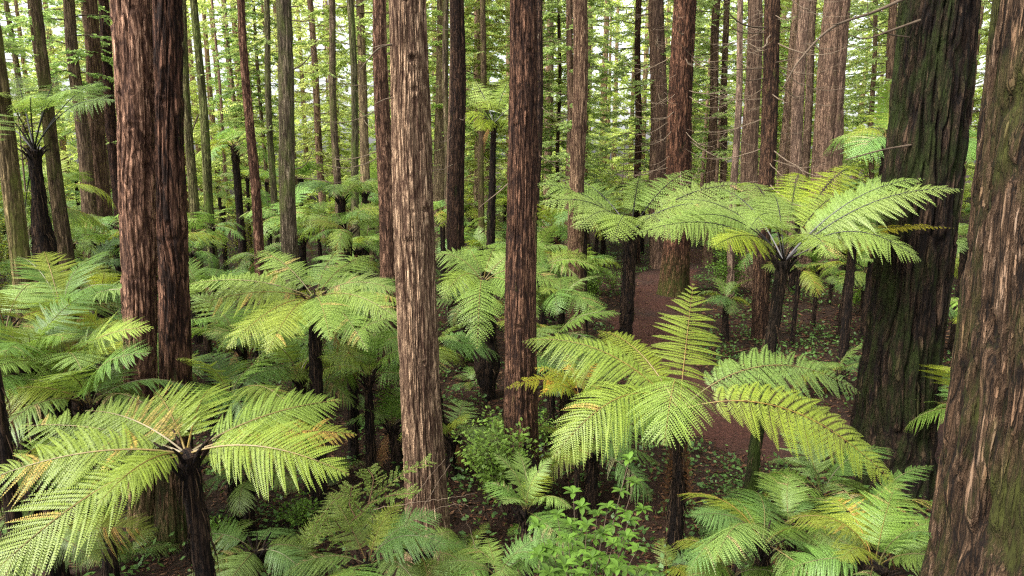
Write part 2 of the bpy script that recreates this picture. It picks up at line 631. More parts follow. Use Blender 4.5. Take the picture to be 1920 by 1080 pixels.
def crown_geo(seed, z0, z1, rmax, nb, tw=16, nl=12, kl=0.19, kw=0.033):
    rr = np.random.default_rng(seed)
    g = Geo()
    for k in range(nb):
        f = (k + rr.random()) / nb
        z = z0 + (z1 - z0) * f
        az = k * 2.4 + rr.uniform(-.5, .5)
        L = rmax * rr.uniform(.55, 1.1) * (0.75 + 0.4 * math.sin(math.pi * min(1, f * 1.1))) * (1 if f < .8 else (1.05 - f) * 4)
        if L < .4:
            continue
        d = np.array([math.cos(az), math.sin(az), 0])
        c = np.array([0, 0, z])
        e = c + d * L + [0, 0, rr.uniform(-.45, .1) * L]
        m = c + d * L * .5 + [0, 0, rr.uniform(.0, .22) * L]
        P = bez(c, m, e, 9)
        tube(g, P, np.linspace(.028, .005, 9), 4, 1)
        for a in np.linspace(.22, 1, tw):
            b = P[min(8, int(a * 8))] + (P[min(8, int(a * 8) + 1)] - P[min(8, int(a * 8))]) * ((a * 8) % 1)
            s = rr.choice([-1, 1])
            dd = unit(d * rr.uniform(.3, .9) + np.array([-d[1], d[0], 0]) * s * rr.uniform(.5, 1) + [0, 0, rr.uniform(-.45, .05)])
            l = rr.uniform(.3, .75) * (0.6 + 0.25 * L) * (1.15 - .5 * a)
            spray(g, b, b + dd * l, rr, nl, kl, kw, 0)
    return g.mesh("crown", ['needle', 'branch'])


CROWN = [crown_geo(200 + k, z0, z1, rm, nb) for k, (z0, z1, rm, nb) in enumerate(
    [(4.0, 26, 3.2, 92), (6, 30, 3.4, 92), (3.0, 22, 2.9, 84), (8, 30, 3.6, 84), (4.8, 28, 2.7, 90), (2.0, 16, 2.4, 72)])]

TREES = []   # records for the auto labels: (root, px, depth, phrase)


def tree(label, xt, xb, yb, d, wt, wb, mat, col=(1, 1, 1), hi=1, name="redwood_tree", nbr=0, brz=(3, 9), brl=(.7, 1.9), crown=None, ccol=(1, 1, 1),
         lobes=None, knots=0, amp=None, cell=0.05, flare=0.25, second=None, ytop=0, ztop=None, twist=0.0, burls=(), anchor=None, leafy=0.0, azc=None, group=None, baseY=None):
    """Trunk traced from two pixel rows (ytop, yb) at distance d; real metres throughout."""
    A, B = at(xb, yb, d), at(xt, ytop, d)
    ztop = ztop or 30.0
    sl = (B[0] - A[0]) / (B[2] - A[2])
    bx = A[0] - sl * A[2]
    base = np.array([bx, d, float(gz(bx, d))])
    fA, fB = project(A)[2], project(B)[2]
    rA, rB = wb * fA / FPX / 2, wt * fB / FPX / 2
    ks = (rB - rA) / (B[2] - A[2])
    r_at0 = rA - ks * A[2]
    root = thing(name, label, "tree", base, group)
    rr = random.Random(int(xt * 13 + d * 7))
    p1, p2 = rr.uniform(0, 6), rr.uniform(0, 6)
    wob = 0.02 if d < 14 else 0.05
    axf = lambda z: (sl * z + wob * np.sin(z * .7 + p1) - wob * math.sin(p1), wob * np.sin(z * .55 + p2) - wob * math.sin(p2))
    rf = lambda z: np.maximum(r_at0 + ks * np.minimum(z, 9), 0.05) * (1 + flare * np.exp(-np.maximum(z, 0) / 0.55)) * np.clip(1 - (z - 9) / 40, 0.4, 1)
    amp = amp if amp is not None else max(0.008, 0.085 * r_at0)
    me = trunk_mesh(axf, rf, ztop, hi, int(abs(xt) * 3 + d), mat, lobes=lobes, knots=knots, cell=cell, amp=amp, twist=twist, burls=burls,
                    zvis=9.0 if d < 24 else 13.0)
    obj("trunk", me, root, col=col)
    if second is not None:
        xt2, xb2, yb2, d2, wt2, wb2, mat2, kn2 = second
        A2, B2 = at(xb2, yb2, d2), at(xt2, 0, d2)
        sl2 = (B2[0] - A2[0]) / (B2[2] - A2[2])
        ox = A2[0] - sl2 * A2[2] - bx
        q1, q2 = wb2 * project(A2)[2] / FPX / 2, wt2 * project(B2)[2] / FPX / 2
        kq = (q2 - q1) / (B2[2] - A2[2])
        me2 = trunk_mesh(lambda z: (ox + sl2 * z + .02 * np.sin(z * .6), d2 - d + .02 * np.sin(z * .5)), lambda z: np.maximum(q1 + kq * (np.minimum(z, 9) - A2[2]), .05) * (1 + flare * np.exp(-np.maximum(z, 0) / .55)) * np.clip(1 - (z - 9) / 40, .4, 1),
                         ztop - 2, hi, 77, mat2, knots=kn2, cell=cell, amp=amp)
        obj("stem", me2, root, col=(.72, .72, .72))['label'] = "thinner darker stem grown against the main one"  # bark tint darkened so the stem looks shaded beside the seam
    for k in range(nbr):
        z = rr.uniform(*brz)
        az = rr.uniform(0, 2 * math.pi) if azc is None else azc + rr.uniform(-.9, .9)
        L = rr.uniform(*brl)
        lf = rr.random() < leafy
        a0, a1 = axf(np.array([z]))
        rz = float(rf(np.array([z]))[0]) * 0.9
        me = rr.choice(LEAFY if lf else BRANCH)
        obj("branch", me, root, (float(a0[0]) + rz * math.cos(az), float(a1[0]) + rz * math.sin(az), z), (rr.uniform(-.4, .4), rr.uniform(-.25, .2), az), L,
            ccol if lf else (1, 1, 1))
    if crown is not None:
        obj("crown", CROWN[crown], root, (sl * 10, 0, 0), (0, 0, rr.uniform(0, 6)), rr.uniform(.92, 1.1), ccol)
    root['anchor'] = anchor or ''
    TREES.append((root, (xt + xb) / 2, d, anchor, sl, xt, xb, yb))
    return root


def px_branch(root, d, pts, r0, r1=0.004, mat='branch', twigs=0):
    """A limb traced in the photo, drooping at its own distance."""
    P = np.array([at(x, y, d + k) for x, y, k in pts])
    P = catmull(P, 8)
    g = Geo()
    tube(g, P, np.linspace(r0, r1, len(P)), 6, 0)
    rr = np.random.default_rng(int(abs(pts[0][0])))
    for k in range(twigs):
        a = rr.integers(len(P) // 3, len(P) - 1)
        e = P[a] + unit(rr.standard_normal(3) * [1, .6, .6] + (P[a] - P[a - 1]) * 6) * rr.uniform(.15, .45)
        tube(g, bez(P[a], (P[a] + e) / 2 + [0, 0, -.03], e, 5), np.linspace(r1 * 1.2, .0015, 5), 4, 0)
    me = g.mesh("branch", [mat], True)
    return obj("branch", me, root, tuple(-np.array(root.location)))


def double_lobe(TH, Z):
    """Two stems grown together: a deep seam towards the camera, right stem a little thinner."""
    def seam(c, wdt, dep):
        dt = np.abs((TH - c + np.pi) % (2 * np.pi) - np.pi)
        return 1 - dep * np.exp(-(dt / wdt) ** 1.2)
    c = rad(-82) + 0.05 * np.sin(Z * .8)
    return seam(c, 0.17, 0.34) * seam(rad(100), 0.3, 0.2) * (1 + 0.06 * np.cos(2 * TH))


# --- the big trunks, left to right
t1 = tree("massive reddish brown redwood of two fused stems with a deep dark seam", 249, 270, 740, 9.75, 73, 54, 'red', (1, 1, 1), 2, knots=46, second=(320, 327, 740, 9.62, 47, 54, 'reddark', 40),
          amp=0.036, cell=0.06, flare=0.55, anchor="massive double reddish trunk")
t2 = tree("pale grey-brown redwood with stringy peeling bark and snapped twigs, at the middle of the frame", 764, 795, 810, 9.2, 68, 75, 'pale', (1, 1, 1), 2, knots=50, amp=0.026,
          cell=0.034, flare=0.18, anchor="pale stringy-barked trunk")
t3 = tree("dark brown straight redwood with tight vertical furrows beside the pale stringy one", 981, 979, 770, 11, 49, 60, 'dark', (1.6, 1.45, 1.35), 2, knots=34, amp=0.026, cell=0.04,
          flare=0.25, anchor="dark furrowed trunk in the middle")
t20 = tree("giant dark mossy redwood with a flared base standing beside the dirt path", 1757, 1674, 800, 11.6, 122, 133, 'giant', (1, 1, 1), 2, knots=22, amp=0.085, cell=0.10,
           flare=0.28, anchor="giant mossy redwood by the path")
t21 = tree("closest huge redwood with grey twisted peeling bark and a mossy burl", 2132, 2032, 800, 5.6, 430, 445, 'grey', (1, 1, 1), 2, knots=5, amp=0.10, cell=0.10,
           flare=0.12, twist=0.05, burls=((rad(-135), 4.35, .3, .13), (rad(-128), 3.2, .22, .06)), anchor="huge twisted grey trunk", name="redwood_tree")
# --- second rank, traced
t4 = tree("straight light brown redwood rising behind a spreading tree fern", 1089, 1084, 640, 19.4, 27, 30, 'pale', (.82, .78, .76), 1, knots=10, flare=.2, nbr=4, brz=(6, 11), anchor="straight light brown trunk")
t5 = tree("slim reddish redwood half hidden behind the pale stringy trunk", 710, 724, 560, 17.5, 23, 34, 'red', (.8, .8, .8), 1, knots=8, nbr=6, brz=(5, 10), anchor="slim reddish trunk behind the pale one")
t6 = tree("dark near-black straight trunk between the pale and the furrowed redwoods", 859, 860, 560, 20, 25, 33, 'dark', (.72, .68, .64), 1, knots=8, nbr=5, brz=(5, 11), anchor="near-black straight trunk")
t6b = tree("thin light trunk hugging the left flank of the near-black straight one", 849, 849, 450, 22, 9, 12, 'far', (.9, .8, .7), 1, nbr=2, anchor=None)
t7 = tree("slender dark trunk showing just behind the dark furrowed redwood", 1014, 1004, 400, 25, 14, 15, 'dark', (1.1, 1.1, 1.1), 1, nbr=7, brz=(5, 12), brl=(1, 2.4), anchor=None)
t8 = tree("thin straight green-stained trunk left of the slim reddish redwood", 660, 671, 440, 25, 12, 15, 'mossy', (.9, 1.05, .8), 1, nbr=5, brz=(4, 11), leafy=.4, anchor="thin green-stained trunk")
t9 = tree("grey-green mossy tree with short dead branches curving out on one side", 534, 552, 490, 18, 27, 29, 'mossy', (1, 1, 1), 1, knots=16, flare=.1, anchor="grey-green tree with dead branches")
t10 = tree("thin straight reddish tree rising out of the fern carpet", 453, 482, 490, 18, 13, 18, 'red', (.95, .9, .9), 1, knots=8, flare=.1, anchor="thin straight reddish trunk")
t11 = tree("slender leaning tree coated in bright green moss behind the double redwood", 366, 398, 420, 28, 12, 17, 'mossy', (.8, 1.05, .6), 1, nbr=7, brz=(5, 12), leafy=.5, anchor="slender bright-mossed trunk")
t12 = tree("thin grey-green trunk close behind the tree with dead branches", 497, 513, 400, 30, 10, 12, 'mossy', (.9, 1, .8), 1, nbr=6, brz=(5, 13), leafy=.5, anchor=None)
t13 = tree("thin grey trunk with a pair of side twigs between two green stems", 619, 632, 380, 30, 11, 14, 'mossy', (.95, .9, .85), 1, nbr=8, brz=(4, 13), leafy=.3, anchor=None)
t14 = tree("leaning slim brown tree behind the fern with radiating black stalks", 69, 134, 500, 16.5, 17, 26, 'mossy', (.8, .72, .62), 1, knots=6, nbr=3, brz=(6, 9), anchor="leaning slim brown trunk")
t15 = tree("mossy yellow-green leaning tree cut off by the picture's edge", -22, 42, 530, 13, 30, 33, 'mossy', (1.15, 1.1, .8), 1, flare=.1, anchor="mossy leaning tree at the edge")
t16 = tree("rough brown trunk standing in front of two dark ones at far left", 128, 160, 350, 30, 17, 24, 'far', (.72, .68, .6), 1, nbr=6, brz=(6, 13), leafy=.6, crown=3, ccol=(.9, 1, .9))
t17 = tree("brown trunk with leafy low twigs just left of the double redwood", 168, 188, 350, 31, 21, 30, 'far', (.62, .52, .45), 1, nbr=6, brz=(5, 13), leafy=.6)
t18 = tree("dark trunk partly covered by the double redwood's edge", 190, 218, 350, 33, 15, 22, 'dark', (.9, .8, .8), 1, nbr=3, brz=(6, 13), leafy=.6)
t19 = tree("greenish slim trunk peeking out right behind the double redwood", 338, 365, 420, 26, 12, 17, 'mossy', (.85, .95, .65), 1, nbr=5, brz=(5, 11), leafy=.5)
t22 = tree("stout dark redwood standing on the red dirt path with bare side twigs", 1281, 1263, 540, 29, 41, 50, 'reddark', (1, .95, .9), 1, flare=.3, nbr=36, brz=(4, 12), brl=(1, 3), knots=14, anchor="stout dark redwood on the path")
t23 = tree("dark trunk with many bare branches behind the tall black-stalked fern", 1451, 1428, 560, 21.5, 29, 29, 'dark', (1.15, 1.1, 1.0), 1, flare=.2, nbr=42, brz=(4.5, 12), brl=(1, 3), knots=8, anchor="dark trunk with many bare branches")
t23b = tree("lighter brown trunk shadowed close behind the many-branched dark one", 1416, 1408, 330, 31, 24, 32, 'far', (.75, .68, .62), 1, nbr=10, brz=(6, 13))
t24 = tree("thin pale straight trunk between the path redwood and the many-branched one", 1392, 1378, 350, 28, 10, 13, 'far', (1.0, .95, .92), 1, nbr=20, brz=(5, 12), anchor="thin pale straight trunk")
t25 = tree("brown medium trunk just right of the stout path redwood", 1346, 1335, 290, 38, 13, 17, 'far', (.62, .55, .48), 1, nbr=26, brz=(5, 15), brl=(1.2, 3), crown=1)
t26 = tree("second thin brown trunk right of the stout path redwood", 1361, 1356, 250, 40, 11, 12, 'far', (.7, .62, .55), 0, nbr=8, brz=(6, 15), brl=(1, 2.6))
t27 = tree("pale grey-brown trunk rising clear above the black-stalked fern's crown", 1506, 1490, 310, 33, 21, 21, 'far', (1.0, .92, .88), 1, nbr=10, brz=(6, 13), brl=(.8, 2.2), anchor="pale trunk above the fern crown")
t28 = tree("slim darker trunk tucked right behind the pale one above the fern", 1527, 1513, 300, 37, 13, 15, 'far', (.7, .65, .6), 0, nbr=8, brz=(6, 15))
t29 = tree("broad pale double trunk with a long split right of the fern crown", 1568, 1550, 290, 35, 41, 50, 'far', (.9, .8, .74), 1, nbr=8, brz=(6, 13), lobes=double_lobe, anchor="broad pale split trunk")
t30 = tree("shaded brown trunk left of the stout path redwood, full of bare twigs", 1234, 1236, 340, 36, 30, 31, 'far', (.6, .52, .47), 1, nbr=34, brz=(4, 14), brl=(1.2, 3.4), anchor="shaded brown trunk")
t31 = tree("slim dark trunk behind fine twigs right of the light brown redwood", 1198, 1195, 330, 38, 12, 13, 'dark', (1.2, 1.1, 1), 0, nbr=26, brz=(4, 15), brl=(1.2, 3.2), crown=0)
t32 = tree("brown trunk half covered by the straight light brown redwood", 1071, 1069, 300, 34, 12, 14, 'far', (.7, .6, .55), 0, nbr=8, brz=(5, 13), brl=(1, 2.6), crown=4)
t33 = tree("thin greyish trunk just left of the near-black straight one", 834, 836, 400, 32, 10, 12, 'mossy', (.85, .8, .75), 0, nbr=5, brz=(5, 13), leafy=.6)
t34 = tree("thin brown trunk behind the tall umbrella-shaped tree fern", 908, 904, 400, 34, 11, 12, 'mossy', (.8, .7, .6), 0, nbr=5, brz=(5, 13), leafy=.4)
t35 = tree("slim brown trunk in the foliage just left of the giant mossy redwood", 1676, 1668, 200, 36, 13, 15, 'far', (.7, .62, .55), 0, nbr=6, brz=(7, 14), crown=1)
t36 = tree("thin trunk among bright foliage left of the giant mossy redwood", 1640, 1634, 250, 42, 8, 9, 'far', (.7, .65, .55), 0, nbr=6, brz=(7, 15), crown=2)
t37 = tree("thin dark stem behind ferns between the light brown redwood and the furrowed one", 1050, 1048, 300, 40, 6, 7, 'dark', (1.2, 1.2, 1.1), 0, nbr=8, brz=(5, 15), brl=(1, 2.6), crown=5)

# limbs seen one by one
px_branch(t20, 11.2, [(1712, -10, 0), (1640, 22, -.2), (1560, 52, -.4), (1500, 112, -.6), (1468, 165, -.8)], .030, .008, twigs=5)
px_branch(t20, 11.0, [(1725, 38, .2), (1668, 58, 0), (1625, 72, -.1), (1592, 66, -.2)], .022, .006)
px_branch(t20, 11.0, [(1705, 70, .2), (1660, 62, 0), (1632, 40, -.1), (1625, -10, -.2)], .012, .004)
px_branch(t20, 11.0, [(1708, 272, .2), (1660, 280, 0), (1620, 290, -.2), (1585, 300, -.3)], .02, .007)
px_branch(t20, 11.0, [(1800, 215, .3), (1830, 208, .4), (1850, 214, .5)], .02, .006)
px_branch(t2, 9.1, [(740, 82, 0), (712, 90, -.1), (690, 112, -.1), (671, 136, -.1)], .016, .004)
px_branch(t2, 9.1, [(742, 182, 0), (722, 186, -.1), (702, 195, -.2)], .009, .003, 'twig')
px_branch(t2, 9.1, [(735, 84, 0), (715, 85, -.1), (698, 90, -.1)], .008, .003, 'twig')
px_branch(t9, 17.9, [(546, 132, 0), (565, 122, -.1), (582, 104, -.1), (597, 78, -.1)], .024, .006)
px_branch(t9, 17.9, [(550, 318, 0), (568, 312, -.1), (580, 296, -.1), (590, 268, -.1)], .020, .005)
px_branch(t9, 17.9, [(556, 334, 0), (590, 336, -.2), (622, 342, -.3), (645, 341, -.4)], .018, .005)
px_branch(t9, 17.9, [(545, 38, 0), (570, 40, -.1), (592, 38, -.2), (600, 60, -.2)], .018, .004)
px_branch(t9, 17.9, [(548, 190, 0), (572, 192, -.1), (586, 190, -.1), (592, 234, -.1)], .014, .003)
px_branch(t9, 17.9, [(545, 12, 0), (558, 12, -.1), (570, 8, -.1)], .018, .006)
px_branch(t3, 10.9, [(952, 345, 0), (935, 360, -.1), (912, 378, -.2), (896, 392, -.2)], .011, .003, 'twig')
px_branch(t11, 28, [(372, 215, 0), (352, 262, .2), (330, 268, .2)], .03, .008)
px_branch(t23, 21.4, [(1436, 52, 0), (1400, 48, -.4), (1372, 30, -.7), (1345, -10, -1)], .03, .008)
px_branch(t23, 21.4, [(1436, 62, 0), (1388, 60, -.4), (1352, 32, -.7), (1340, 2, -1)], .02, .006)
px_branch(t23, 21.4, [(1432, 128, 0), (1380, 130, -.5), (1320, 122, -.9), (1272, 80, -1.2)], .02, .005)
px_branch(t23, 21.4, [(1432, 147, 0), (1400, 150, -.5), (1365, 132, -.9)], .02, .005)
px_branch(t23, 21.4, [(1450, 118, 0), (1480, 112, -.4), (1530, 100, -.8)], .018, .005)

# --- trees behind, individually standing in the wood
ORD = ["nearest", "second", "third", "fourth", "fifth", "sixth", "seventh", "eighth", "ninth", "tenth", "eleventh", "twelfth", "thirteenth", "fourteenth", "fifteenth"]
FAR = []
FARTRUNK = []
for k in range(6):
    rr = random.Random(50 + k)
    r0 = [.17, .22, .28, .34, .24, .4][k]
    a, b = rr.uniform(-.02, .02), rr.uniform(-.02, .02)
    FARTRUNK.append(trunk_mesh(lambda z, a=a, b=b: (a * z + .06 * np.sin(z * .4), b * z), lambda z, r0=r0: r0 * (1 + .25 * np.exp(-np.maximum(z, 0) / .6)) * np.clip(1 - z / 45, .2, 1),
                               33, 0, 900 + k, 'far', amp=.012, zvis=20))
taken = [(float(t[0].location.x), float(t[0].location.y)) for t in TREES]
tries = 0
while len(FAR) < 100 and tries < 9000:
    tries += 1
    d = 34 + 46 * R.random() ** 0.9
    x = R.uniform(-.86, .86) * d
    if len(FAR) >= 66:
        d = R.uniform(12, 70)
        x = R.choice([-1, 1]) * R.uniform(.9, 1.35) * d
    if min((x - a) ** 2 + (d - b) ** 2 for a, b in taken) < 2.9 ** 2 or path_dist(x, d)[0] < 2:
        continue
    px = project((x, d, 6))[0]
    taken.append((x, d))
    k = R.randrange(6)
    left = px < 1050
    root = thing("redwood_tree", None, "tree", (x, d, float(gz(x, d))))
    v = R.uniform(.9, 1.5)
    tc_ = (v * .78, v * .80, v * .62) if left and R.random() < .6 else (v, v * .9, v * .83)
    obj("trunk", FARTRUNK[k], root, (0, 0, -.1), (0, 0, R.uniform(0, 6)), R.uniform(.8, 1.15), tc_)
    gcol = R.uniform(.8, 1.25)
    warm = R.uniform(.85, 1.2)
    if R.random() < .78:
        obj("crown", CROWN[R.choice([0, 1, 2, 3, 4, 5, 2, 0])], root, (0, 0, R.uniform(-1, 2)), (0, 0, R.uniform(0, 6)), R.uniform(.95, 1.35), (gcol * warm, gcol, gcol * .85))
    if d < 60:
        for q_ in range(R.randrange(5, 13)):
            az = R.uniform(0, 6.28)
            obj("branch", R.choice(BRANCH), root, (.2 * math.cos(az), .2 * math.sin(az), R.uniform(4, 15)), (0, R.uniform(-.2, .2), az), R.uniform(1, 3))
    FAR.append((root, px, d, "far trunk"))


# understory trees with small broad leaves
def understory_geo(seed, h, rw, ncl, nl):
    rr = np.random.default_rng(seed)
    g = Geo()
    P = np.stack([np.linspace(0, rr.uniform(-.3, .3), 9), np.linspace(0, rr.uniform(-.3, .3), 9), np.linspace(-.1, h, 9)], 1)
    gt = Geo()
    tube(gt, P, np.linspace(.05, .012, 9), 6, 0)
    for k in range(ncl):
        f = rr.uniform(.22, 1)
        c0 = P[min(8, int(f * 8))]
        az = rr.uniform(0, 6.28)
        L = rw * rr.uniform(.35, 1) * (1.15 - .6 * f)
        e = c0 + [math.cos(az) * L, math.sin(az) * L, rr.uniform(-.1, .45) * L]
        tube(gt, bez(c0, (c0 + e) / 2 + [0, 0, .1], e, 6), np.linspace(.014, .003, 6), 4, 0)
        n = nl
        t = rr.uniform(.35, 1.08, n)[:, None]
        b = c0 + (e - c0) * t + rr.standard_normal((n, 3)) * [.16, .16, .11]
        d = unit(rr.standard_normal((n, 3)) * [1, 1, .5] + [0, 0, -.25])
        l = rr.uniform(.04, .085, n)[:, None]
        s = unit(np.cross(d, rr.standard_normal((n, 3)) * .5 + [0, 0, 1])) * l * .3
        kites(g, b, b + d * l, s, .45, 0)
    return gt.mesh("trunk", ['branch'], True), g.mesh("crown", ['leaf'])


UNDER = [understory_geo(300 + k, h, rw, 40, 60) for k, (h, rw) in enumerate([(5.5, 1.7), (4, 1.3), (7, 2.0), (3, 1.2)])]
UND = []
for k in range(28):
    for _ in range(60):
        d = R.uniform(20, 62)
        x = R.uniform(-.8, .8) * d
        if min((x - a) ** 2 + (d - b) ** 2 for a, b in taken) > 1.1 ** 2 and path_dist(x, d)[0] > 1.9 and not (d < 30 and .05 * d < x < .6 * d and R.random() < .85):
            break
    taken.append((x, d))
    root = thing("understory_tree", None, "small tree", (x, d, float(gz(x, d))))
    a, b = R.choice(UNDER)
    v = R.uniform(.9, 1.5)
    y_ = R.uniform(.9, 1.5)
    obj("trunk", a, root, sc=R.uniform(.9, 1.2))
    obj("crown", b, root, rot=(0, 0, 0), sc=root.children[0].scale[0], col=(v * y_, v, v * .7))
    UND.append((root, project((x, d, 3))[0], d, "small leafy tree"))

# the wood beyond, one mass
gl = Geo()
rr = np.random.default_rng(77)
gt = Geo()
for k in range(190):
    d = rr.uniform(84, 122)
    x = rr.uniform(-1.35, 1.35) * d
    r0 = rr.uniform(.2, .5)
    tube(gt, [(x, d, -.2), (x + rr.uniform(-.2, .2), d, 14), (x + rr.uniform(-.4, .4), d, 34)], [r0 * 1.2, r0, r0 * .5], 7, 1)
for k in range(10500):
    d = rr.uniform(78, 120)
    x = rr.uniform(-1.35, 1.35) * d
    z = 33 * rr.random() ** 1.15
    az = rr.uniform(0, 6.28)
    c = np.array([x, d, z])
    for q_ in range(2):
        L_ = rr.uniform(1.4, 3.2)
        a_ = az + rr.uniform(-.7, .7)
        spray(gt, c, c + np.array([math.cos(a_), math.sin(a_), rr.uniform(-.55, .05)]) * L_, rr, 15, .85, .085, 0)
for k in range(3600):
    d = rr.uniform(64, 92)
    x = rr.uniform(-1.35, 1.35) * d
    z = 11 * rr.random() ** 1.2
    az = rr.uniform(0, 6.28)
    c = np.array([x, d, z])
    for q_ in range(2):
        L_ = rr.uniform(.9, 2.4)
        a_ = az + rr.uniform(-.9, .9)
        spray(gt, c, c + np.array([math.cos(a_), math.sin(a_), rr.uniform(-.4, .3)]) * L_, rr, 12, .62, .07, 0)
o = obj("distant_forest", gt.mesh("distant_forest", ['needle', 'far']), col=(1.4, 1.3, 1.1))  # tint lightens the foliage colour in place of backlight and haze
o['kind'] = 'stuff'
o['label'] = "far pale green wood closing the view behind all the trunks"
o['category'] = "forest"


# ------------------------------------------------------------------ ferns
def frond_geo(P, W, npair, npin, t0=.16, droop=.25, pl=.62, seed=0, rr_=.010, fw=.25, ragged=0.06, up=(0, 0, 1), vee=0.0, tipw=.10, fat=.56, brown=0.0):
    """One fern frond: a stalk along P, pinnae in pairs, each pinna a feather of pinnules."""
    rr = np.random.default_rng(seed)
    g = Geo()
    P = np.asarray(P, float)
    seg = np.r_[0, np.cumsum(np.linalg.norm(np.diff(P, axis=0), axis=1))]
    L = seg[-1]
    T = unit(np.gradient(P, axis=0))
    S = unit(np.cross(T, np.asarray(up, float)))
    N = np.cross(S, T)
    tube(g, P, rr_ * (1 - .88 * seg / L), 4, 1)
    ip = lambda A, t: np.array([np.interp(t * L, seg, A[:, c]) for c in range(3)])
    B, TI, SI = [], [], []
    BB, BT, BS = [], [], []
    bc = rr.uniform(.2, 1.0)
    bs = rr.choice([-1, 1])
    tt = t0 + (1 - t0) * ((np.arange(npair) + .5) / npair) ** .9
    sp0 = L * (1 - t0) / npair
    for t in tt:
        f = (t - t0) / (1 - t0)
        wl = W * (0.5 + .5 * min(1, f / .28) ** .8 if f < .28 else max(tipw * .4, (1 - ((f - .28) / .72) ** 1.7)))
        p, tv, sv, nv = ip(P, t), unit(ip(T, t)), unit(ip(S, t)), unit(ip(N, t))
        for sgn in (-1, 1):
            if rr.random() < ragged * .35:
                continue
            pb = brown * (1.9 if sgn == bs else .35) * math.exp(-((f - bc) / .4) ** 2)
            qB, qT, qS = (BB, BT, BS) if rr.random() < pb else (B, TI, SI)
            l = wl * rr.uniform(1 - ragged * 1.6, 1 + ragged)
            a = fw + .55 * f ** 2 + rr.normal(0, .085)
            d0 = sv * sgn * math.cos(a) + tv * math.sin(a) + nv * (vee + rr.normal(0, .08))
            m = max(4, int(npin * max(.3, l / W)))
            s = (np.arange(m) + .5) / m
            dr = droop * rr.uniform(.7, 1.35)
            pts = p + d0 * (l * s)[:, None] + np.array([0, 0, -1.0]) * (dr * l * s ** 2)[:, None] + tv * (l * .16 * s ** 2)[:, None]
            dv = unit(d0 + np.array([0, 0, -1.0]) * (2 * dr * s)[:, None] + tv * (.32 * s)[:, None])
            e = unit(np.cross(dv, nv))
            pin = sp0 * pl * (1 - f * .35) * (1 - s ** 1.6) ** .75 * np.clip(.7 + s * 2, 0, 1) * min(1.15, (l / W) ** .35 + .1)
            hwid = l / m * fat
            for s2 in (-1, 1):
                q = unit(e * s2 + dv * .45 + np.array([0, 0, -.16]) + .06 * rr.standard_normal((m, 3)))
                qB.append(pts - dv * hwid * .15)
                qT.append(pts + q * pin[:, None])
                qS.append(dv * hwid)
            # the rib of the pinna
            tip = pts[-1] + dv[-1] * l / m * 1.3
            B.append(np.array([p]))
            TI.append(np.array([tip]))
            SI.append(np.array([unit(np.cross(d0, nv)) * min(l * .03, sp0 * .22)]))
    kites(g, np.concatenate(B), np.concatenate(TI), np.concatenate(SI), .4, 0)
    if BB:
        kites(g, np.concatenate(BB), np.concatenate(BT), np.concatenate(BS), .4, 2)
    return g


def arch(L, e0, e1, n=14, side=0.0, pw=.9):
    t = np.linspace(0, 1, n)
    el = e0 + (e1 - e0) * t ** pw
    az = side * t
    d = np.stack([np.cos(el) * np.cos(az), np.cos(el) * np.sin(az), np.sin(el)], 1)
    P = np.vstack([[0, 0, 0], np.cumsum((d[1:] + d[:-1]) / 2, axis=0)]) * (L / (n - 1))
    return P


LOD = {2: (29, 27), 1: (26, 16), 0: (20, 9)}
FRONDS = {}
for lod in (2, 1, 0):
    FRONDS[lod] = []
    for k, (e0, e1, sd, W) in enumerate([(62, -28, .15, .34), (48, -38, -.2, .36), (34, -40, .1, .33), (70, -8, -.1, .30), (20, -48, .25, .34), (55, -50, -.3, .32), (40, -62, .35, .27), (58, -20, -.1, .25), (28, -70, -.25, .30), (66, -60, .1, .29)]):
        npr, npn = LOD[lod]
        g = frond_geo(arch(1, rad(e0), rad(e1), side=sd), W, npr, npn, t0=.15, seed=400 + k, ragged=[.06, .12, .07, .1, .2, .08, .25, .1, .16, .12][k], brown=[0, .05, .02, 0, .16, .02, .14, 0, .04, .03][k], droop=[.2, .3, .35, .15, .4, .4, .5, .2, .5, .35][k], pl=[.95, .92, .9][lod], rr_=.006, fat=[.56, .5, .45][lod])
        FRONDS[lod].append(g.mesh("frond", ['frond', 'rachis', 'tanfrond']))
BLACK = []
for me in FRONDS[1]:
    m2 = me.copy()
    m2.materials[1] = M['rachis_black']
    BLACK.append(m2)
DEAD = []
for k in range(4):
    g = frond_geo(arch(1, rad([10, -20, 0, 25][k]), rad([-88, -95, -80, -85][k]), side=.3 * (-1) ** k, pw=.5), .16, 20, 9, t0=.2, seed=450 + k, droop=.8, pl=.7, rr_=.006, ragged=.3)
    DEAD.append(g.mesh("dead_frond", ['deadfrond', 'deadstalk']))


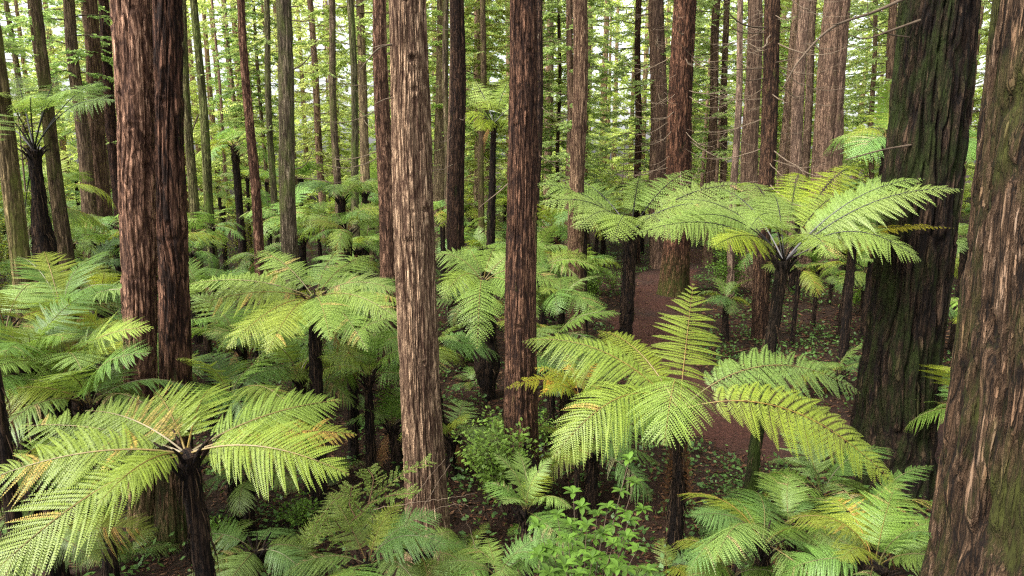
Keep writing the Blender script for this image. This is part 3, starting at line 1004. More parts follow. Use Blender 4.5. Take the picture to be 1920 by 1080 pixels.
def fern_trunk_mesh(h, r, lean, seed, mat='fernbark', fibres=60, flare=.6, skirt=False):
    rr = np.random.default_rng(seed)
    n, ns = 46, 22
    z = np.linspace(-.15, h, n)
    th = np.arange(ns) / ns * 2 * np.pi
    TH, Z = np.meshgrid(th, z)
    t = np.clip(z / max(h, .1), 0, 1)
    ax = lean[0] * t ** 1.4
    ay = lean[1] * t ** 1.4
    base = r * (1 + flare * np.exp(-t * 3) + .18 * smooth01(.82, 1, t))
    if skirt:
        base = r * (1 + flare * smooth01(.05, .3, t) * (1 - smooth01(.35, .95, t)) + .15)
    rad_ = base[:, None] * (1 + .28 * (vnoise(TH / 6.2832 * 11, Z * 5, seed, 11) - .5) + .2 * (vnoise(TH / 6.2832 * 22, Z * 11, seed + 1, 22) - .5))
    V = np.stack([ax[:, None] + rad_ * np.cos(TH), ay[:, None] + rad_ * np.sin(TH), Z], -1)
    i, j = np.meshgrid(np.arange(n - 1), np.arange(ns), indexing='ij')
    j2 = (j + 1) % ns
    q = np.stack([i * ns + j, i * ns + j2, (i + 1) * ns + j2, (i + 1) * ns + j], -1).reshape(-1, 4)
    g = Geo()
    g.add(V, q)
    g.add(np.vstack([V[-1], [[ax[-1], ay[-1], h + r * .8]]]), None, [[a, (a + 1) % ns, ns] for a in range(ns)])
    for k in range(16):
        a = k * 2.4
        d = np.array([math.cos(a), math.sin(a), 0])
        c = np.array([lean[0], lean[1], h - .05 - .012 * k])
        l = rr.uniform(.12, .3)
        tube(g, np.array([c + d * r * .8, c + d * (r * 1.25 + l * .25) + [0, 0, l * .6], c + d * (r * 1.5 + l * .6) + [0, 0, l]]), [.02, .016, .008], 5, 0)
    for k in range(fibres):
        f = rr.uniform(.12, 1)
        a = rr.uniform(0, 6.283)
        rb = np.interp(f, t, base)
        c = np.array([lean[0] * f ** 1.4, lean[1] * f ** 1.4, f * h])
        d = np.array([math.cos(a), math.sin(a), 0])
        l = rr.uniform(.1, .45)
        if f * h < l:
            continue
        p0 = c + d * rb * .95
        p1 = c + d * (rb * 1.1 + rr.uniform(.0, .05)) - [0, 0, l * .5]
        p2 = c + d * (rb * 1.15 + rr.uniform(-.02, .05)) - [0, 0, l]
        tube(g, np.array([p0, p1, p2]), [.006, .005, .002], 3, 1 if rr.random() < .45 else 0)
    return g.mesh("trunk", [mat, 'strand'], True)


FERNS = []
GREENS = [(.95, 1.0, 1.0), (1.1, 1.05, .9), (.72, .92, 1.0), (1.25, 1.08, .7), (.78, .98, 1.35), (1.0, 1.06, 1.3), (.66, .84, .85), (.82, .95, .8), (1.05, 1.1, 1.5)]


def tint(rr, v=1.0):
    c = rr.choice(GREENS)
    k = v * rr.uniform(.72, 1.18)  # v scales leaf brightness; low values paint shade onto low ferns
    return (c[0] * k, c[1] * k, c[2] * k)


def tree_fern(label, crown, basexy, r, fr=None, n=10, L=(1.5, 2.0), lod=1, mat='fernbark', black=False, seed=1, dead=2, bright=1.0, fibres=60, flare=.6, skirt=False, group=None, basemoss=False,
              elev=(-.1, .45), name="tree_fern", gap=None):
    """crown point in world space; fronds radiate from it; trunk runs down to the ground at basexy."""
    rr = random.Random(seed)
    bx, by = basexy
    bz = float(gz(bx, by))
    root = thing(name, label, "tree fern", (bx, by, bz), group)
    cx, cyy, cz = crown[0] - bx, crown[1] - by, crown[2] - bz
    obj("trunk", fern_trunk_mesh(cz, r, (cx, cyy), seed, 'fernmossbase' if basemoss else mat, fibres, flare, skirt), root)
    a0 = rr.uniform(0, 6)
    tl, ta = rr.uniform(0, .38), rr.uniform(0, 6.28)
    pool = BLACK if (black and lod == 1) else FRONDS[lod]
    for k in range(n):
        az = a0 + k * 2 * math.pi / n + rr.uniform(-.28, .28)
        if gap is not None and abs((az - gap[0] + math.pi) % (2 * math.pi) - math.pi) < gap[1]:
            continue
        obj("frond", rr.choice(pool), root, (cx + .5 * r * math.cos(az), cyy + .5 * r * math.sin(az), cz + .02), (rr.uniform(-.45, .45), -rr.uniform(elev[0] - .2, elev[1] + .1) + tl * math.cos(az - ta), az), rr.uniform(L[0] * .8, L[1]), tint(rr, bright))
    for k in range(dead):
        az = rr.uniform(0, 6.28)
        o = obj("dead_frond", rr.choice(DEAD), root, (cx, cyy, cz - .05), (0, 0, az), rr.uniform(.5, .8) * L[0], (rr.uniform(.5, 1.1),) * 3)
        o['label'] = "brown withered frond hanging down"
    FERNS.append((root, *project(crown)[:2], crown[1], label))
    return root


def hero_frond(root, C, tip, W, h=.5, lat=0.0, npair=28, npin=31, col=(1, 1, 1), black=False, droop=.2, t0=.15, dead=False, label=None, up=(0, -.45, .85), rr_=.011, fw=.25, vee=0.0, cpos=.45, seed=None,
               ragged=.06, pl=1.02, brown=.012):
    """A frond drawn from crown point C to a tip, arching h metres above the chord."""
    C, tip = np.asarray(C, float), np.asarray(tip, float)
    d = unit(tip - C)
    sd = unit(np.cross(d, [0, 0, 1]))
    c = C + (tip - C) * cpos + np.array([0, 0, h]) + sd * lat
    P = bez(C, c, tip, 18)
    s = seed if seed is not None else int(abs(tip[0] * 97 + tip[2] * 31)) + 5
    g = frond_geo(P - C, W, npair, npin, t0, droop, pl, s, rr_, fw, ragged, up, vee, fat=.45, brown=brown)
    me = g.mesh("frond", ['deadfrond' if dead else 'frond', 'rachis_black' if black else ('deadstalk' if dead else 'rachis'), 'tanfrond'])
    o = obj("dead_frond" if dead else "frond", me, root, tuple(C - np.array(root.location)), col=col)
    if label:
        o['label'] = label
    return o


YEL = (1.5, 1.22, .6)
LIME = (1.25, 1.15, .75)
PALE = (1.15, 1.1, 1.35)
BLUE = (.95, 1.02, 1.35)
DEEP = (.72, .85, .8)

# F1 near left fern
D1 = 5.8
C1 = at(350, 852, D1)
f1 = tree_fern("broad lime green tree fern spreading in front of the double redwood with one browning frond", C1, (C1[0] + .05, D1 + .15), .085, n=0, seed=21, dead=0, fibres=160, flare=.15)
HF = lambda root, C, x, y, Y, W, **k: hero_frond(root, C, at(x, y, Y), W, **k)
HF(f1, C1, -30, 1090, 4.7, .54, h=.34, col=LIME, npair=28, npin=31, fw=.45, droop=.1)
HF(f1, C1, -60, 915, 5.4, .46, h=.32, col=(1.2, 1.12, .7), fw=.35, ragged=.12, brown=.25)
HF(f1, C1, 30, 800, 6.6, .44, h=.24, col=(1.1, 1.08, .85), fw=.3)
HF(f1, C1, 160, 770, 6.3, .42, h=.24, col=(1.05, 1.0, .8), brown=.4, label="frond half browned and curling", ragged=.15)
HF(f1, C1, 655, 890, 5.5, .46, h=.33, col=(1.3, 1.2, .75), fw=.4, droop=.14)
HF(f1, C1, 640, 750, 6.5, .46, h=.22, col=(1.1, 1.1, .85), fw=.35)
HF(f1, C1, 670, 815, 6.2, .36, h=.24, col=(1.3, 1.1, .7), fw=.3, ragged=.12, brown=.55)
HF(f1, C1, 290, 735, 7.0, .40, h=.25, col=LIME, fw=.12, droop=.12, up=(0, -.8, .6))
HF(f1, C1, 400, 725, 7.2, .40, h=.30, col=LIME, fw=.15, droop=.12, up=(0, -.8, .6))
HF(f1, C1, 180, 950, 4.9, .30, h=.28, col=(1.25, 1.15, .7), fw=.35)

for o_ in f1.children:
    if o_.name.startswith('frond'):
        o_.color = (o_.color[0] * .80, o_.color[1] * .84, o_.color[2] * .82, 1)

# F2 fern behind it
D2 = 10.6
C2 = at(590, 560, D2)
f2 = tree_fern("wide flat-topped tree fern with a black stem in front of the slim reddish trunk", C2, (at(600, 950, D2)[0], D2), .095, n=0, seed=22, dead=1, fibres=80, L=(1.4, 1.8))
for x, y, Y, W, h, c in [(335, 585, 9.7, .46, .38, (1.2, 1.12, .8)), (345, 535, 11.2, .40, .38, (1.1, 1.1, 1.0)), (425, 655, 9.2, .48, .4, (1.25, 1.12, .75)), (500, 665, 9.0, .42, .42, (1.3, 1.15, .8)),
                         (745, 545, 10.3, .46, .40, PALE), (750, 600, 9.6, .42, .42, (1.1, 1.1, 1.1)), (700, 478, 12.2, .46, .36, (1, 1.05, .9)), (640, 468, 12.6, .42, .36, BLUE),
                         (480, 470, 12.3, .42, .36, (1, 1.05, .95)), (620, 640, 8.9, .42, .42, (1.05, 1.1, 1.0)), (690, 660, 9.1, .4, .45, (.95, 1.05, .9))]:
    HF(f2, C2, x, y, Y, W, h=h, col=c, npair=27, npin=22, droop=.25, rr_=.009, brown=.05, ragged=.1)

# F3 right fern by the path
D3 = 9.3
C3 = at(1273, 770, D3)
f3 = tree_fern("yellow-green tree fern with a shaggy black trunk standing alone by the dirt path", C3, (at(1265, 1040, D3)[0], D3), .105, n=0, seed=23, dead=0, fibres=170, flare=.2)
HF(f3, C3, 1692, 925, 8.7, .5, h=1.2, col=(1.2, 1.1, .62), npair=25, npin=30, droop=.3, fw=.3, cpos=.5, t0=.14, up=(0, -.8, .6))
HF(f3, C3, 1300, 530, 9.9, .58, h=.12, col=(1.2, 1.12, .7), fw=.05, droop=.3, up=(0, -1, .35), npair=20, t0=.26, npin=34, pl=.72)
HF(f3, C3, 1245, 835, 7.7, .66, h=1.25, col=(1.12, 1.14, 1.05), droop=.34, fw=.35, cpos=.36, t0=.24, npair=28, up=(0, -.2, 1))
HF(f3, C3, 1035, 860, 8.4, .64, h=1.05, col=(1.1, 1.06, .7), droop=.4, fw=.35, t0=.2, npair=28)
HF(f3, C3, 978, 640, 10.0, .56, h=.78, col=(1.12, 1.1, .78), droop=.55, fw=.2, t0=.18)
HF(f3, C3, 1120, 620, 11.0, .46, h=.6, col=(1.2, 1.08, .6), droop=.35, t0=.2)
HF(f3, C3, 1150, 830, 8.9, .44, h=.4, col=(.8, .98, .75), droop=.4)
HF(f3, C3, 1615, 738, 10.0, .52, h=1.15, col=(1, 1.08, 1.25), droop=.3, fw=.3, cpos=.42, t0=.16, up=(0, -.65, .75))
for x, y, k in [(1302, 990, .25), (1292, 960, -.1), (1240, 980, .1)]:
    HF(f3, C3 - [0, 0, .1], x, y, D3 - k, .05, h=.25, col=(.35, .3, .25), dead=True, npair=14, npin=5, label="dry dead frond hanging along the trunk", rr_=.008)

# F4 tall black-stalked fern, its stem leaning down to the path's near edge
D4 = 11.0
C4 = at(1470, 492, D4)
f4 = tree_fern("tall umbrella tree fern with glossy black stalks on a leaning stem, mossy at its foot", C4, (at(1402, 965, 10.5)[0], 10.5), .088, n=0, seed=24, dead=0, fibres=120, flare=.2, basemoss=True)
for x, y, Y, W, h, c in [(1728, 490, 9.9, .52, .95, (1.1, 1.1, 1.2)), (1808, 355, 10.2, .50, .78, PALE), (1792, 428, 10.5, .15, .5, (1.7, 1.1, .4)), (1735, 335, 10.7, .50, .72, (1.05, 1.1, 1.2)),
                         (1615, 314, 14.6, .54, 1.0, (1.5, 1.35, .5)), (1500, 328, 14.6, .5, 1.0, (1.4, 1.3, .6)), (1390, 347, 14.2, .5, 1.0, (1.1, 1.1, 1.1)), (1190, 440, 10.0, .52, .8, (1.1, 1.12, 1.1)),
                         (1268, 375, 11.6, .50, .68, PALE), (1330, 352, 13.0, .5, .7, (1.05, 1.1, 1.2)), (1335, 465, 9.6, .46, .62, (1.3, 1.15, .55)), (1560, 485, 9.2, .52, .8, (1.12, 1.1, 1.1)), (1405, 430, 9.0, .5, .95, (1.05, 1.08, 1.1)), (1600, 372, 12.6, .5, .85, (1.2, 1.15, .9)), (1440, 372, 12.8, .5, .9, (1.1, 1.1, 1.2)), (1245, 420, 10.6, .5, .85, (1.0, 1.06, 1.0)), (1690, 395, 11.4, .48, .85, (1.1, 1.1, 1.25)), (1650, 425, 10.9, .5, .8, PALE)]:
    HF(f4, C4, x, y, Y, W, h=h, col=c, npair=26, npin=22, droop=.3, rr_=.014, black=True, t0=.28, fw=.25)

# F5 fern left of it
D5 = 19
C5 = at(1183, 435, D5)
f5 = tree_fern("spreading tree fern with a thick black trunk beside the stout path redwood", C5, (at(1172, 640, D5)[0], D5), .17, n=0, seed=25, dead=0, fibres=90, flare=.35)
for x, y, Y, W, h, c in [(1005, 345, 19.5, .8, .75, (1.05, 1.1, 1.1)), (1010, 385, 18.0, .8, .95, PALE), (1060, 330, 21.5, .8, .7, (1, 1.08, 1.05)), (1300, 318, 21.5, .8, .7, (1, 1.06, 1.1)),
                         (1420, 350, 20.0, .8, 1.0, PALE), (1380, 400, 18.2, .8, 1.0, (1.1, 1.1, 1.1)), (1150, 455, 16.2, .75, 1.1, (1.1, 1.1, 1.0)), (1260, 450, 16.8, .75, 1.1, PALE), (1200, 330, 22, .7, .6, (1, 1.05, 1)),
                         (1080, 430, 17, .75, 1.05, PALE)]:
    HF(f5, C5, x, y, Y, W, h=h, col=c, npair=22, npin=14, droop=.3, rr_=.018, black=True, t0=.26)

# F7 fern between the pale and furrowed trunks
D7 = 15.5
C7 = at(905, 530, D7)
f7 = tree_fern("tree fern with one long frond hanging towards viewer between pale and furrowed trunks", C7, (at(915, 740, D7)[0], D7), .16, n=0, seed=27, dead=2, fibres=100, L=(1.5, 1.8), skirt=True, flare=.6)
for x, y, Y, W, h, c in [(895, 655, 13.2, .58, 1.0, (1.0, 1.08, .95)), (815, 480, 15.6, .55, .55, (1.05, 1.1, 1.2)), (830, 560, 14.2, .55, .7, (1.1, 1.1, .8)), (870, 462, 17.5, .55, .5, (1, 1.06, .9)),
                         (940, 455, 17.8, .55, .5, (1, 1.05, .9)), (1010, 470, 16.5, .55, .6, PALE), (1060, 545, 15, .55, .8, (1, 1.05, 1)), (1010, 600, 14.0, .5, .8, (.95, 1.05, .95))]:
    HF(f7, C7, x, y, Y, W, h=h, col=c, npair=22, npin=18, droop=.3, rr_=.012)

# F6 tall slender fern further back
D6 = 25
C6 = at(926, 232, D6)
f6 = tree_fern("tall slender tree fern holding a small umbrella crown high behind the near-black trunk", C6, (at(918, 470, D6)[0], D6), .085, n=0, seed=26, dead=2, fibres=70, L=(1.6, 2.0), skirt=True, flare=.7)
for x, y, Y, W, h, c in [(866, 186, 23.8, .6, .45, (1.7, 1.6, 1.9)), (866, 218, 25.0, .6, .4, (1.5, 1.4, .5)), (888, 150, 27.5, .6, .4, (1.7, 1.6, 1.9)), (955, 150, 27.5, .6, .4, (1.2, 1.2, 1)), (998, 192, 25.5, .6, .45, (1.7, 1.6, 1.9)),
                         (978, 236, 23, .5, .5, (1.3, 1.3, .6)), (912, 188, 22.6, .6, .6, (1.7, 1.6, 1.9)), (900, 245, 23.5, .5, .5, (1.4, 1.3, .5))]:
    HF(f6, C6, x, y, Y, W, h=h, col=c, npair=24, npin=10, droop=.3, rr_=.02, black=True, t0=.3)

# F10 fern with radiating stalks at the left
D10 = 14.2
C10 = at(64, 283, D10)
f10 = tree_fern("tall tree fern with bare black stalks fanning upward from a shaggy brown-skirted trunk", C10, (at(88, 560, D10)[0], D10), .10, n=0, seed=30, dead=0, fibres=220, skirt=True, flare=1.9)
for x, y, Y, W, h, c in [(-70, 160, 13.5, .5, .6, PALE), (-20, 175, 12.4, .5, .75, PALE), (60, 180, 12.0, .5, .7, (1, 1.1, 1.2)), (140, 170, 12.8, .55, .8, (1, 1.1, 1.2)), (215, 190, 14.0, .55, .75, BLUE), (190, 150, 16.5, .5, .5, (1, 1.1, 1.1)),
                         (30, 140, 16.6, .5, .4, PALE), (-90, 205, 15, .5, .7, PALE), (110, 140, 17, .5, .4, (1, 1.05, 1.1)), (40, 480, 13.9, .06, .35, (.3, .28, .25))]:
    HF(f10, C10, x, y, Y, W, h=h, col=c, npair=24, npin=14, droop=.3, rr_=.018, black=True, t0=.45)

# F11 dark stem at the left edge, close
D11 = 6.0
C11 = at(-70, 330, D11)
f11 = tree_fern("dark fern stem hung with dry brown strands at the picture's left border", C11, (at(22, 940, D11)[0], D11), .06, n=5, seed=31, dead=3, fibres=160, L=(1.3, 1.6), lod=2, flare=.1, gap=(0, 2.2), elev=(.1, .5))


# ground ferns: no stem, a rosette straight from the soil
def ground_fern(label, x, y, L=(.7, 1.0), n=8, lod=2, seed=1, bright=1.0, elev=(-.1, .4), group=None, z=None, az=None, cols=None):
    rr = random.Random(seed)
    root = thing("ground_fern", label, "fern", (x, y, float(gz(x, y)) if z is None else z), group)
    a0 = rr.uniform(0, 6)
    for k in range(n):
        a = a0 + k * 2 * math.pi / n + rr.uniform(-.3, .3)
        if az is not None:
            a = az[0] + az[1] * (k / max(1, n - 1) - .5) + rr.uniform(-.15, .15)
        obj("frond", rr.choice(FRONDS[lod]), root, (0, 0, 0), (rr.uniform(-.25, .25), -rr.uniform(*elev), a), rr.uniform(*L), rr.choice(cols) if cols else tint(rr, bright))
    FERNS.append((root, *project((x, y, .4))[:2], y, label))
    return root


def gp(x, y):
    p = on_ground(x, y)
    return p[0], p[1]


def tf_px(label, x, y, d, r, n, L, lod=2, seed=1, **k):
    """Tree fern by its crown pixel and distance."""
    C = at(x, y, d)
    rr = random.Random(seed)
    return tree_fern(label, C, (C[0] + rr.uniform(-.12, .12), d + rr.uniform(-.1, .1)), r, n=n, L=L, lod=lod, seed=seed, **k)


tf_px("short bright fern fanning out at the bottom edge below the glossy-leaved bush", 935, 1085, 6.6, .06, 9, (.8, 1.05), seed=41, bright=1.15, dead=0, elev=(.0, .45))
tf_px("yellow-green upright fern between the pale stringy trunk and the glossy-leaved bush", 985, 960, 8.6, .06, 9, (.9, 1.15), seed=42, bright=1.25, dead=0, elev=(.25, .7))
tf_px("fern cluster in front of the pale stringy trunk's foot", 790, 1040, 7.2, .06, 9, (.8, 1.05), seed=43, bright=1.0, dead=0, elev=(-.1, .4))
tf_px("feathery fern spilling over the bottom edge left of the pale stringy trunk", 690, 1060, 6.4, .07, 10, (.9, 1.15), seed=44, bright=1.0, dead=1, elev=(-.1, .45))
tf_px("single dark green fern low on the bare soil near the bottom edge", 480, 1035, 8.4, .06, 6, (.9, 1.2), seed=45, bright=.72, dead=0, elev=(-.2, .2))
tf_px("large soft fern at the bottom right in front of the huge twisted trunk", 1640, 1060, 6.8, .1, 12, (1.0, 1.3), seed=46, bright=.95, dead=0, elev=(-.1, .45))
tf_px("second soft fern overlapping the large one beside the giant mossy redwood's foot", 1620, 985, 8.6, .1, 11, (1.1, 1.4), seed=47, bright=.85, dead=1, elev=(-.1, .4))
tf_px("fern with brown-tinged fronds under the leaning mossy stem", 1480, 985, 8.4, .07, 9, (.8, 1.1), seed=48, bright=.9, dead=1, elev=(-.1, .35))
tf_px("low fern at the foot of the shaggy black fern trunk", 1370, 1085, 7.6, .06, 9, (.8, 1.1), seed=49, bright=.8, dead=0, elev=(-.1, .3))
tf_px("mid-size fern hidden under the yellow-green one beside the furrowed trunk", 1110, 850, 10.8, .09, 10, (1.1, 1.45), seed=50, bright=.95, dead=1, elev=(-.1, .4))
tf_px("fern drooping over the soil just right of the pale stringy trunk", 850, 820, 11.6, .08, 9, (1.0, 1.3), seed=51, bright=.9, dead=1, elev=(-.1, .4))
tf_px("fern crown just left of the pale stringy trunk over the dark soil", 735, 800, 12.0, .08, 10, (1.1, 1.4), seed=52, bright=.95, dead=1, elev=(-.1, .4))
tf_px("bright fern behind the near-left lime fern against the double redwood", 110, 720, 9.0, .1, 11, (1.5, 1.9), seed=53, bright=1.2, dead=1, elev=(-.1, .45))
tf_px("fern with tan dying fronds under the mossy leaning tree", 120, 600, 11.5, .1, 11, (1.4, 1.8), seed=54, bright=1.1, dead=4, elev=(-.1, .45))
tf_px("fern filling the gap between the double redwood and the black-stemmed flat fern", 450, 640, 12.4, .1, 11, (1.4, 1.8), seed=55, bright=1.0, dead=1, elev=(-.1, .45))
tf_px("shaded fern beneath the near-left lime fern's lower frond", 90, 1010, 6.6, .07, 9, (.9, 1.2), seed=56, bright=.7, dead=0, elev=(-.1, .35))  # low brightness puts the shade into its leaf colour
tf_px("low shaded fern on the soil right of the near-left fern trunk", 470, 900, 9.6, .07, 8, (.8, 1.1), seed=57, bright=.75, dead=1, elev=(-.1, .3))  # leaf colour darkened as painted shade here too
tf_px("fern under the yellow-green fern's left frond with gold-tinged leaves", 1060, 700, 13.2, .1, 10, (1.2, 1.5), seed=58, bright=1.1, dead=1, elev=(-.1, .45))
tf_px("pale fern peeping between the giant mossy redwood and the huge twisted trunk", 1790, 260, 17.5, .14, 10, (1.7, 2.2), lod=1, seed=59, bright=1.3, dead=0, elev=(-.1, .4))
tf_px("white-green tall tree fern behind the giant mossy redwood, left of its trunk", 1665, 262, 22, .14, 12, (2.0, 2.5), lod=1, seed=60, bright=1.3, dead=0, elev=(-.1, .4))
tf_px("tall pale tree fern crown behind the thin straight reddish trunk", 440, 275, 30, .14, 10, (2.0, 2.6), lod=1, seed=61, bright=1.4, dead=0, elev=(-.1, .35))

for k_, (x_, y_, d_) in enumerate([(50, 690, 8.6), (215, 665, 10.4), (20, 880, 7.4), (430, 745, 9.8), (560, 700, 11.2), (655, 640, 12.4), (690, 705, 11.4), (10, 620, 9.4), (190, 560, 13.2), (385, 560, 14),
                                   (660, 560, 13.8), (170, 760, 8.4), (1055, 560, 15.5), (1035, 640, 13), (1430, 1020, 7.6), (1540, 930, 9.6)]):
    anc = ["by the left border under the dark hanging stem", "brushing the double redwood on its outer side", "in deep shade at the left border", "at the foot of the double redwood",
           "below the flat-topped fern, nearer of two", "below the flat-topped fern, farther of two", "leaning on the pale stringy trunk's shaded side", "behind the dark hanging stem", "rising behind the dying-fronded fern",
           "just right of the double redwood at mid height", "behind the flat-topped fern's right edge", "between near lime fern and double redwood", "behind the dark furrowed trunk's right edge", "beside the yellowing thin-fronded fern",
           "beneath the leaning mossy stem, low", "at the giant mossy redwood's foot, low"][k_]
    tf_px("leafy green fern " + anc, x_, y_, d_, .07, 10, (1.15, 1.6) if d_ < 12.5 else (1.4, 1.8), seed=70 + k_, bright=R.uniform(.85, 1.1), dead=R.choice([0, 1, 1]), elev=(-.1, .4), lod=2 if d_ < 13 else 1)

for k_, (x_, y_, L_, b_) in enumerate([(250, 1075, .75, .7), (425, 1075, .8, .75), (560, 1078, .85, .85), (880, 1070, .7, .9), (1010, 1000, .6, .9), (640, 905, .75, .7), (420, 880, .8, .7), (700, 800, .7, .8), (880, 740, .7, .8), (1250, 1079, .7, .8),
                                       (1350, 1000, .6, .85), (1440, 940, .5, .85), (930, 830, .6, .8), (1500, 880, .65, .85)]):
    anc = ["at the bottom edge left of the near fern's stem", "at the bottom edge just right of the near fern's stem", "in the dark at the bottom edge, beside the single dark fern", "between the two bright ferns on the bottom edge",
           "under the glossy whorled bush", "on bare soil below the flat-topped fern", "on bare soil beside the double redwood's mossy foot", "on soil left of the pale trunk", "on soil right of the pale trunk, far one",
           "right of the glossy bush on the bottom edge", "below the dirt path beside the shaggy black stem", "below the dirt path by the leaning mossy stem", "under the airy small-leaved bush", "on the path's near edge toward the giant redwood"][k_]
    gx_, gy_ = gp(x_, y_)
    ground_fern("small low fern " + anc, gx_, gy_, L=(L_ * .8, L_ * 1.15), n=7, lod=2 if gy_ < 13 else 1, seed=600 + k_, bright=b_)

for k_, (x_, y_, d_) in enumerate([(1500, 508, 21), (1534, 500, 23.5), (1592, 498, 22), (1622, 512, 25), (1562, 520, 27), (1640, 470, 27)]):
    anc = ["leftmost of the slender dark stems beyond the umbrella fern", "second slender dark stem beyond the umbrella fern", "slender dark stem left of the giant mossy redwood, nearer", "slender dark stem against the giant mossy redwood, farther",
           "short pale crown between slender dark stems", "far crown touching the giant mossy redwood's edge"][k_]
    tf_px("small tree fern, " + anc, x_, y_, d_, .065, 8, (1.0, 1.5), seed=160 + k_, bright=R.uniform(.9, 1.15), dead=1, elev=(-.1, .4), lod=1, fibres=20, flare=.2)

# the carpet of ferns over the floor
placed = [(float(f[0].location.x), float(f[0].location.y)) for f in FERNS]
bigs = [(float(t[0].location.x), float(t[0].location.y)) for t in TREES if t[2] < 24]
CARPET = []
tries = 0
while len(CARPET) < 235 and tries < 40000:
    tries += 1
    d = 9.5 + 36 * R.random() ** 1.15
    x = R.uniform(-1.0, .9) * d
    h = R.uniform(.5, 2.2) if d < 17 else (R.uniform(2.0, 4.9) if x < -.12 * d and R.random() < .6 else R.uniform(1.2, 4.2))
    px, py, _ = project((x, d, h))
    if path_dist(x, d)[0] < 2.1:
        continue
    if min((x - a) ** 2 + (d - b) ** 2 for a, b in placed) < ((1.3 if x < -.05 * d else 1.75) if d < 22 else 1.9) ** 2:
        continue
    if min((x - a) ** 2 + (d - b) ** 2 for a, b in bigs) < 1.1 ** 2:
        continue
    pr = 1.0
    if py > 700 and px < 230:
        pr = .6
    elif py > 790 or (px > 600 and py > 640):
        pr = .12                                    # dark open soil in the middle
    elif 1100 < px < 1450:
        pr = .12 if d < 30 else .3
    elif px > 1450 and d < 19:
        pr = .0
    elif px > 1450:
        pr = .6
    elif 760 < px < 1100:
        pr = .6
    if R.random() > pr:
        continue
    placed.append((x, d))
    lod = 2 if d < 13 else (1 if d < 24 else 0)
    k = len(CARPET)
    n = R.randint(6, 12) if d < 24 else R.randint(6, 9)
    Lf = R.uniform(1.05, 1.8) if d < 22 else R.uniform(1.3, 2.2)
    C = np.array([x, d, h])
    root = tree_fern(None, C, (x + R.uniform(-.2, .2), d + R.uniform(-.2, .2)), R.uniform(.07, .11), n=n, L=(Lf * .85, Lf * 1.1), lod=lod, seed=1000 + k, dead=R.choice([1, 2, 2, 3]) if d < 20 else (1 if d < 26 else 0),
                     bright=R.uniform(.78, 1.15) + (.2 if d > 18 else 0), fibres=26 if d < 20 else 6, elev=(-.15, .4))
    CARPET.append((root, px, d, "tree fern"))


# ------------------------------------------------------------------ small plants close by
def whorl_bush(name, label, cat, base, stems, leaf, nl, mat='leaf', col=(1, 1, 1), seed=1, wid=.3, r0=.008):
    """Stems with a whorl of folded broad leaves at each tip; stems given as tip points."""
    rr = np.random.default_rng(seed)
    root = thing(name, label, cat, base)
    b = np.asarray(base, float)
    gs, gl_ = Geo(), Geo()
    for tip in stems:
        tip = np.asarray(tip, float) - b
        P = bez((rr.uniform(-.05, .05), rr.uniform(-.05, .05), -.02), tip * [.35, .35, .6], tip, 8)
        tube(gs, P, np.linspace(r0, r0 * .35, 8), 5, 0)
        for lv in range(3):
            c = P[-1 - lv] if lv else P[-1]
            n = nl - 2 * lv
            for k in range(n):
                az = k * 2 * math.pi / n + rr.uniform(-.3, .3) + lv
                el = rr.uniform(-.25, .55) - .15 * lv
                l = leaf * rr.uniform(.7, 1.15)
                d = np.array([math.cos(az) * math.cos(el), math.sin(az) * math.cos(el), math.sin(el)])
                sd = unit(np.cross(d, [0, 0, 1]))
                up = np.cross(sd, d)
                p0 = c
                p1 = c + d * l * .35 + up * l * .05
                p2 = c + d * l * .7 + up * l * .02
                p3 = c + d * l - up * l * .1
                wv = l * wid
                V = [p0, p1 - sd * wv * .75 + up * wv * .25, p1, p1 + sd * wv * .75 + up * wv * .25, p2 - sd * wv * .7 + up * wv * .2, p2, p2 + sd * wv * .7 + up * wv * .2, p3]
                gl_.add(V, [(1, 2, 5, 4), (2, 3, 6, 5)], [(0, 2, 1), (0, 3, 2), (4, 5, 7), (5, 6, 7)])
    obj("stems", gs.mesh("stems", ['branch'], True), root)
    obj("foliage", gl_.mesh("foliage", [mat], True), root, col=col)
    return root


def small_leaf_bush(name, label, cat, base, size, h, nst, nl, leaf, col, seed, mat='leaf'):
    rr = np.random.default_rng(seed)
    root = thing(name, label, cat, base)
    gs, gl_ = Geo(), Geo()
    for k in range(nst):
        az, rw = rr.uniform(0, 6.28), size * rr.uniform(.3, 1)
        tip = np.array([math.cos(az) * rw, math.sin(az) * rw, h * rr.uniform(.45, 1)])
        P = bez((0, 0, -.03), tip * [.3, .3, .75], tip, 9)
        tube(gs, P, np.linspace(.007, .0015, 9), 4, 0)
        n = nl
        t = rr.uniform(.3, 1, n)
        bb = np.stack([np.interp(t * 8, np.arange(9), P[:, c]) for c in range(3)], 1)
        side = rr.standard_normal((n, 3)) * [.11, .11, .07]
        b = bb + side * .6
        d = unit(side + [0, 0, .02] + rr.standard_normal((n, 3)) * .03)
        l = rr.uniform(.6, 1.2, n)[:, None] * leaf
        s = unit(np.cross(d, rr.standard_normal((n, 3)) * .35 + [0, 0, 1])) * l * .3
        kites(gl_, b, b + d * l, s, .5, 0)
        for a, e in zip(bb[::3], b[::3]):
            tube(gs, np.array([a, (a + e) / 2, e]), .0012, 3, 0, False)
    obj("stems", gs.mesh("stems", ['branch'], True), root)
    obj("foliage", gl_.mesh("foliage", [mat]), root, col=col)
    return root


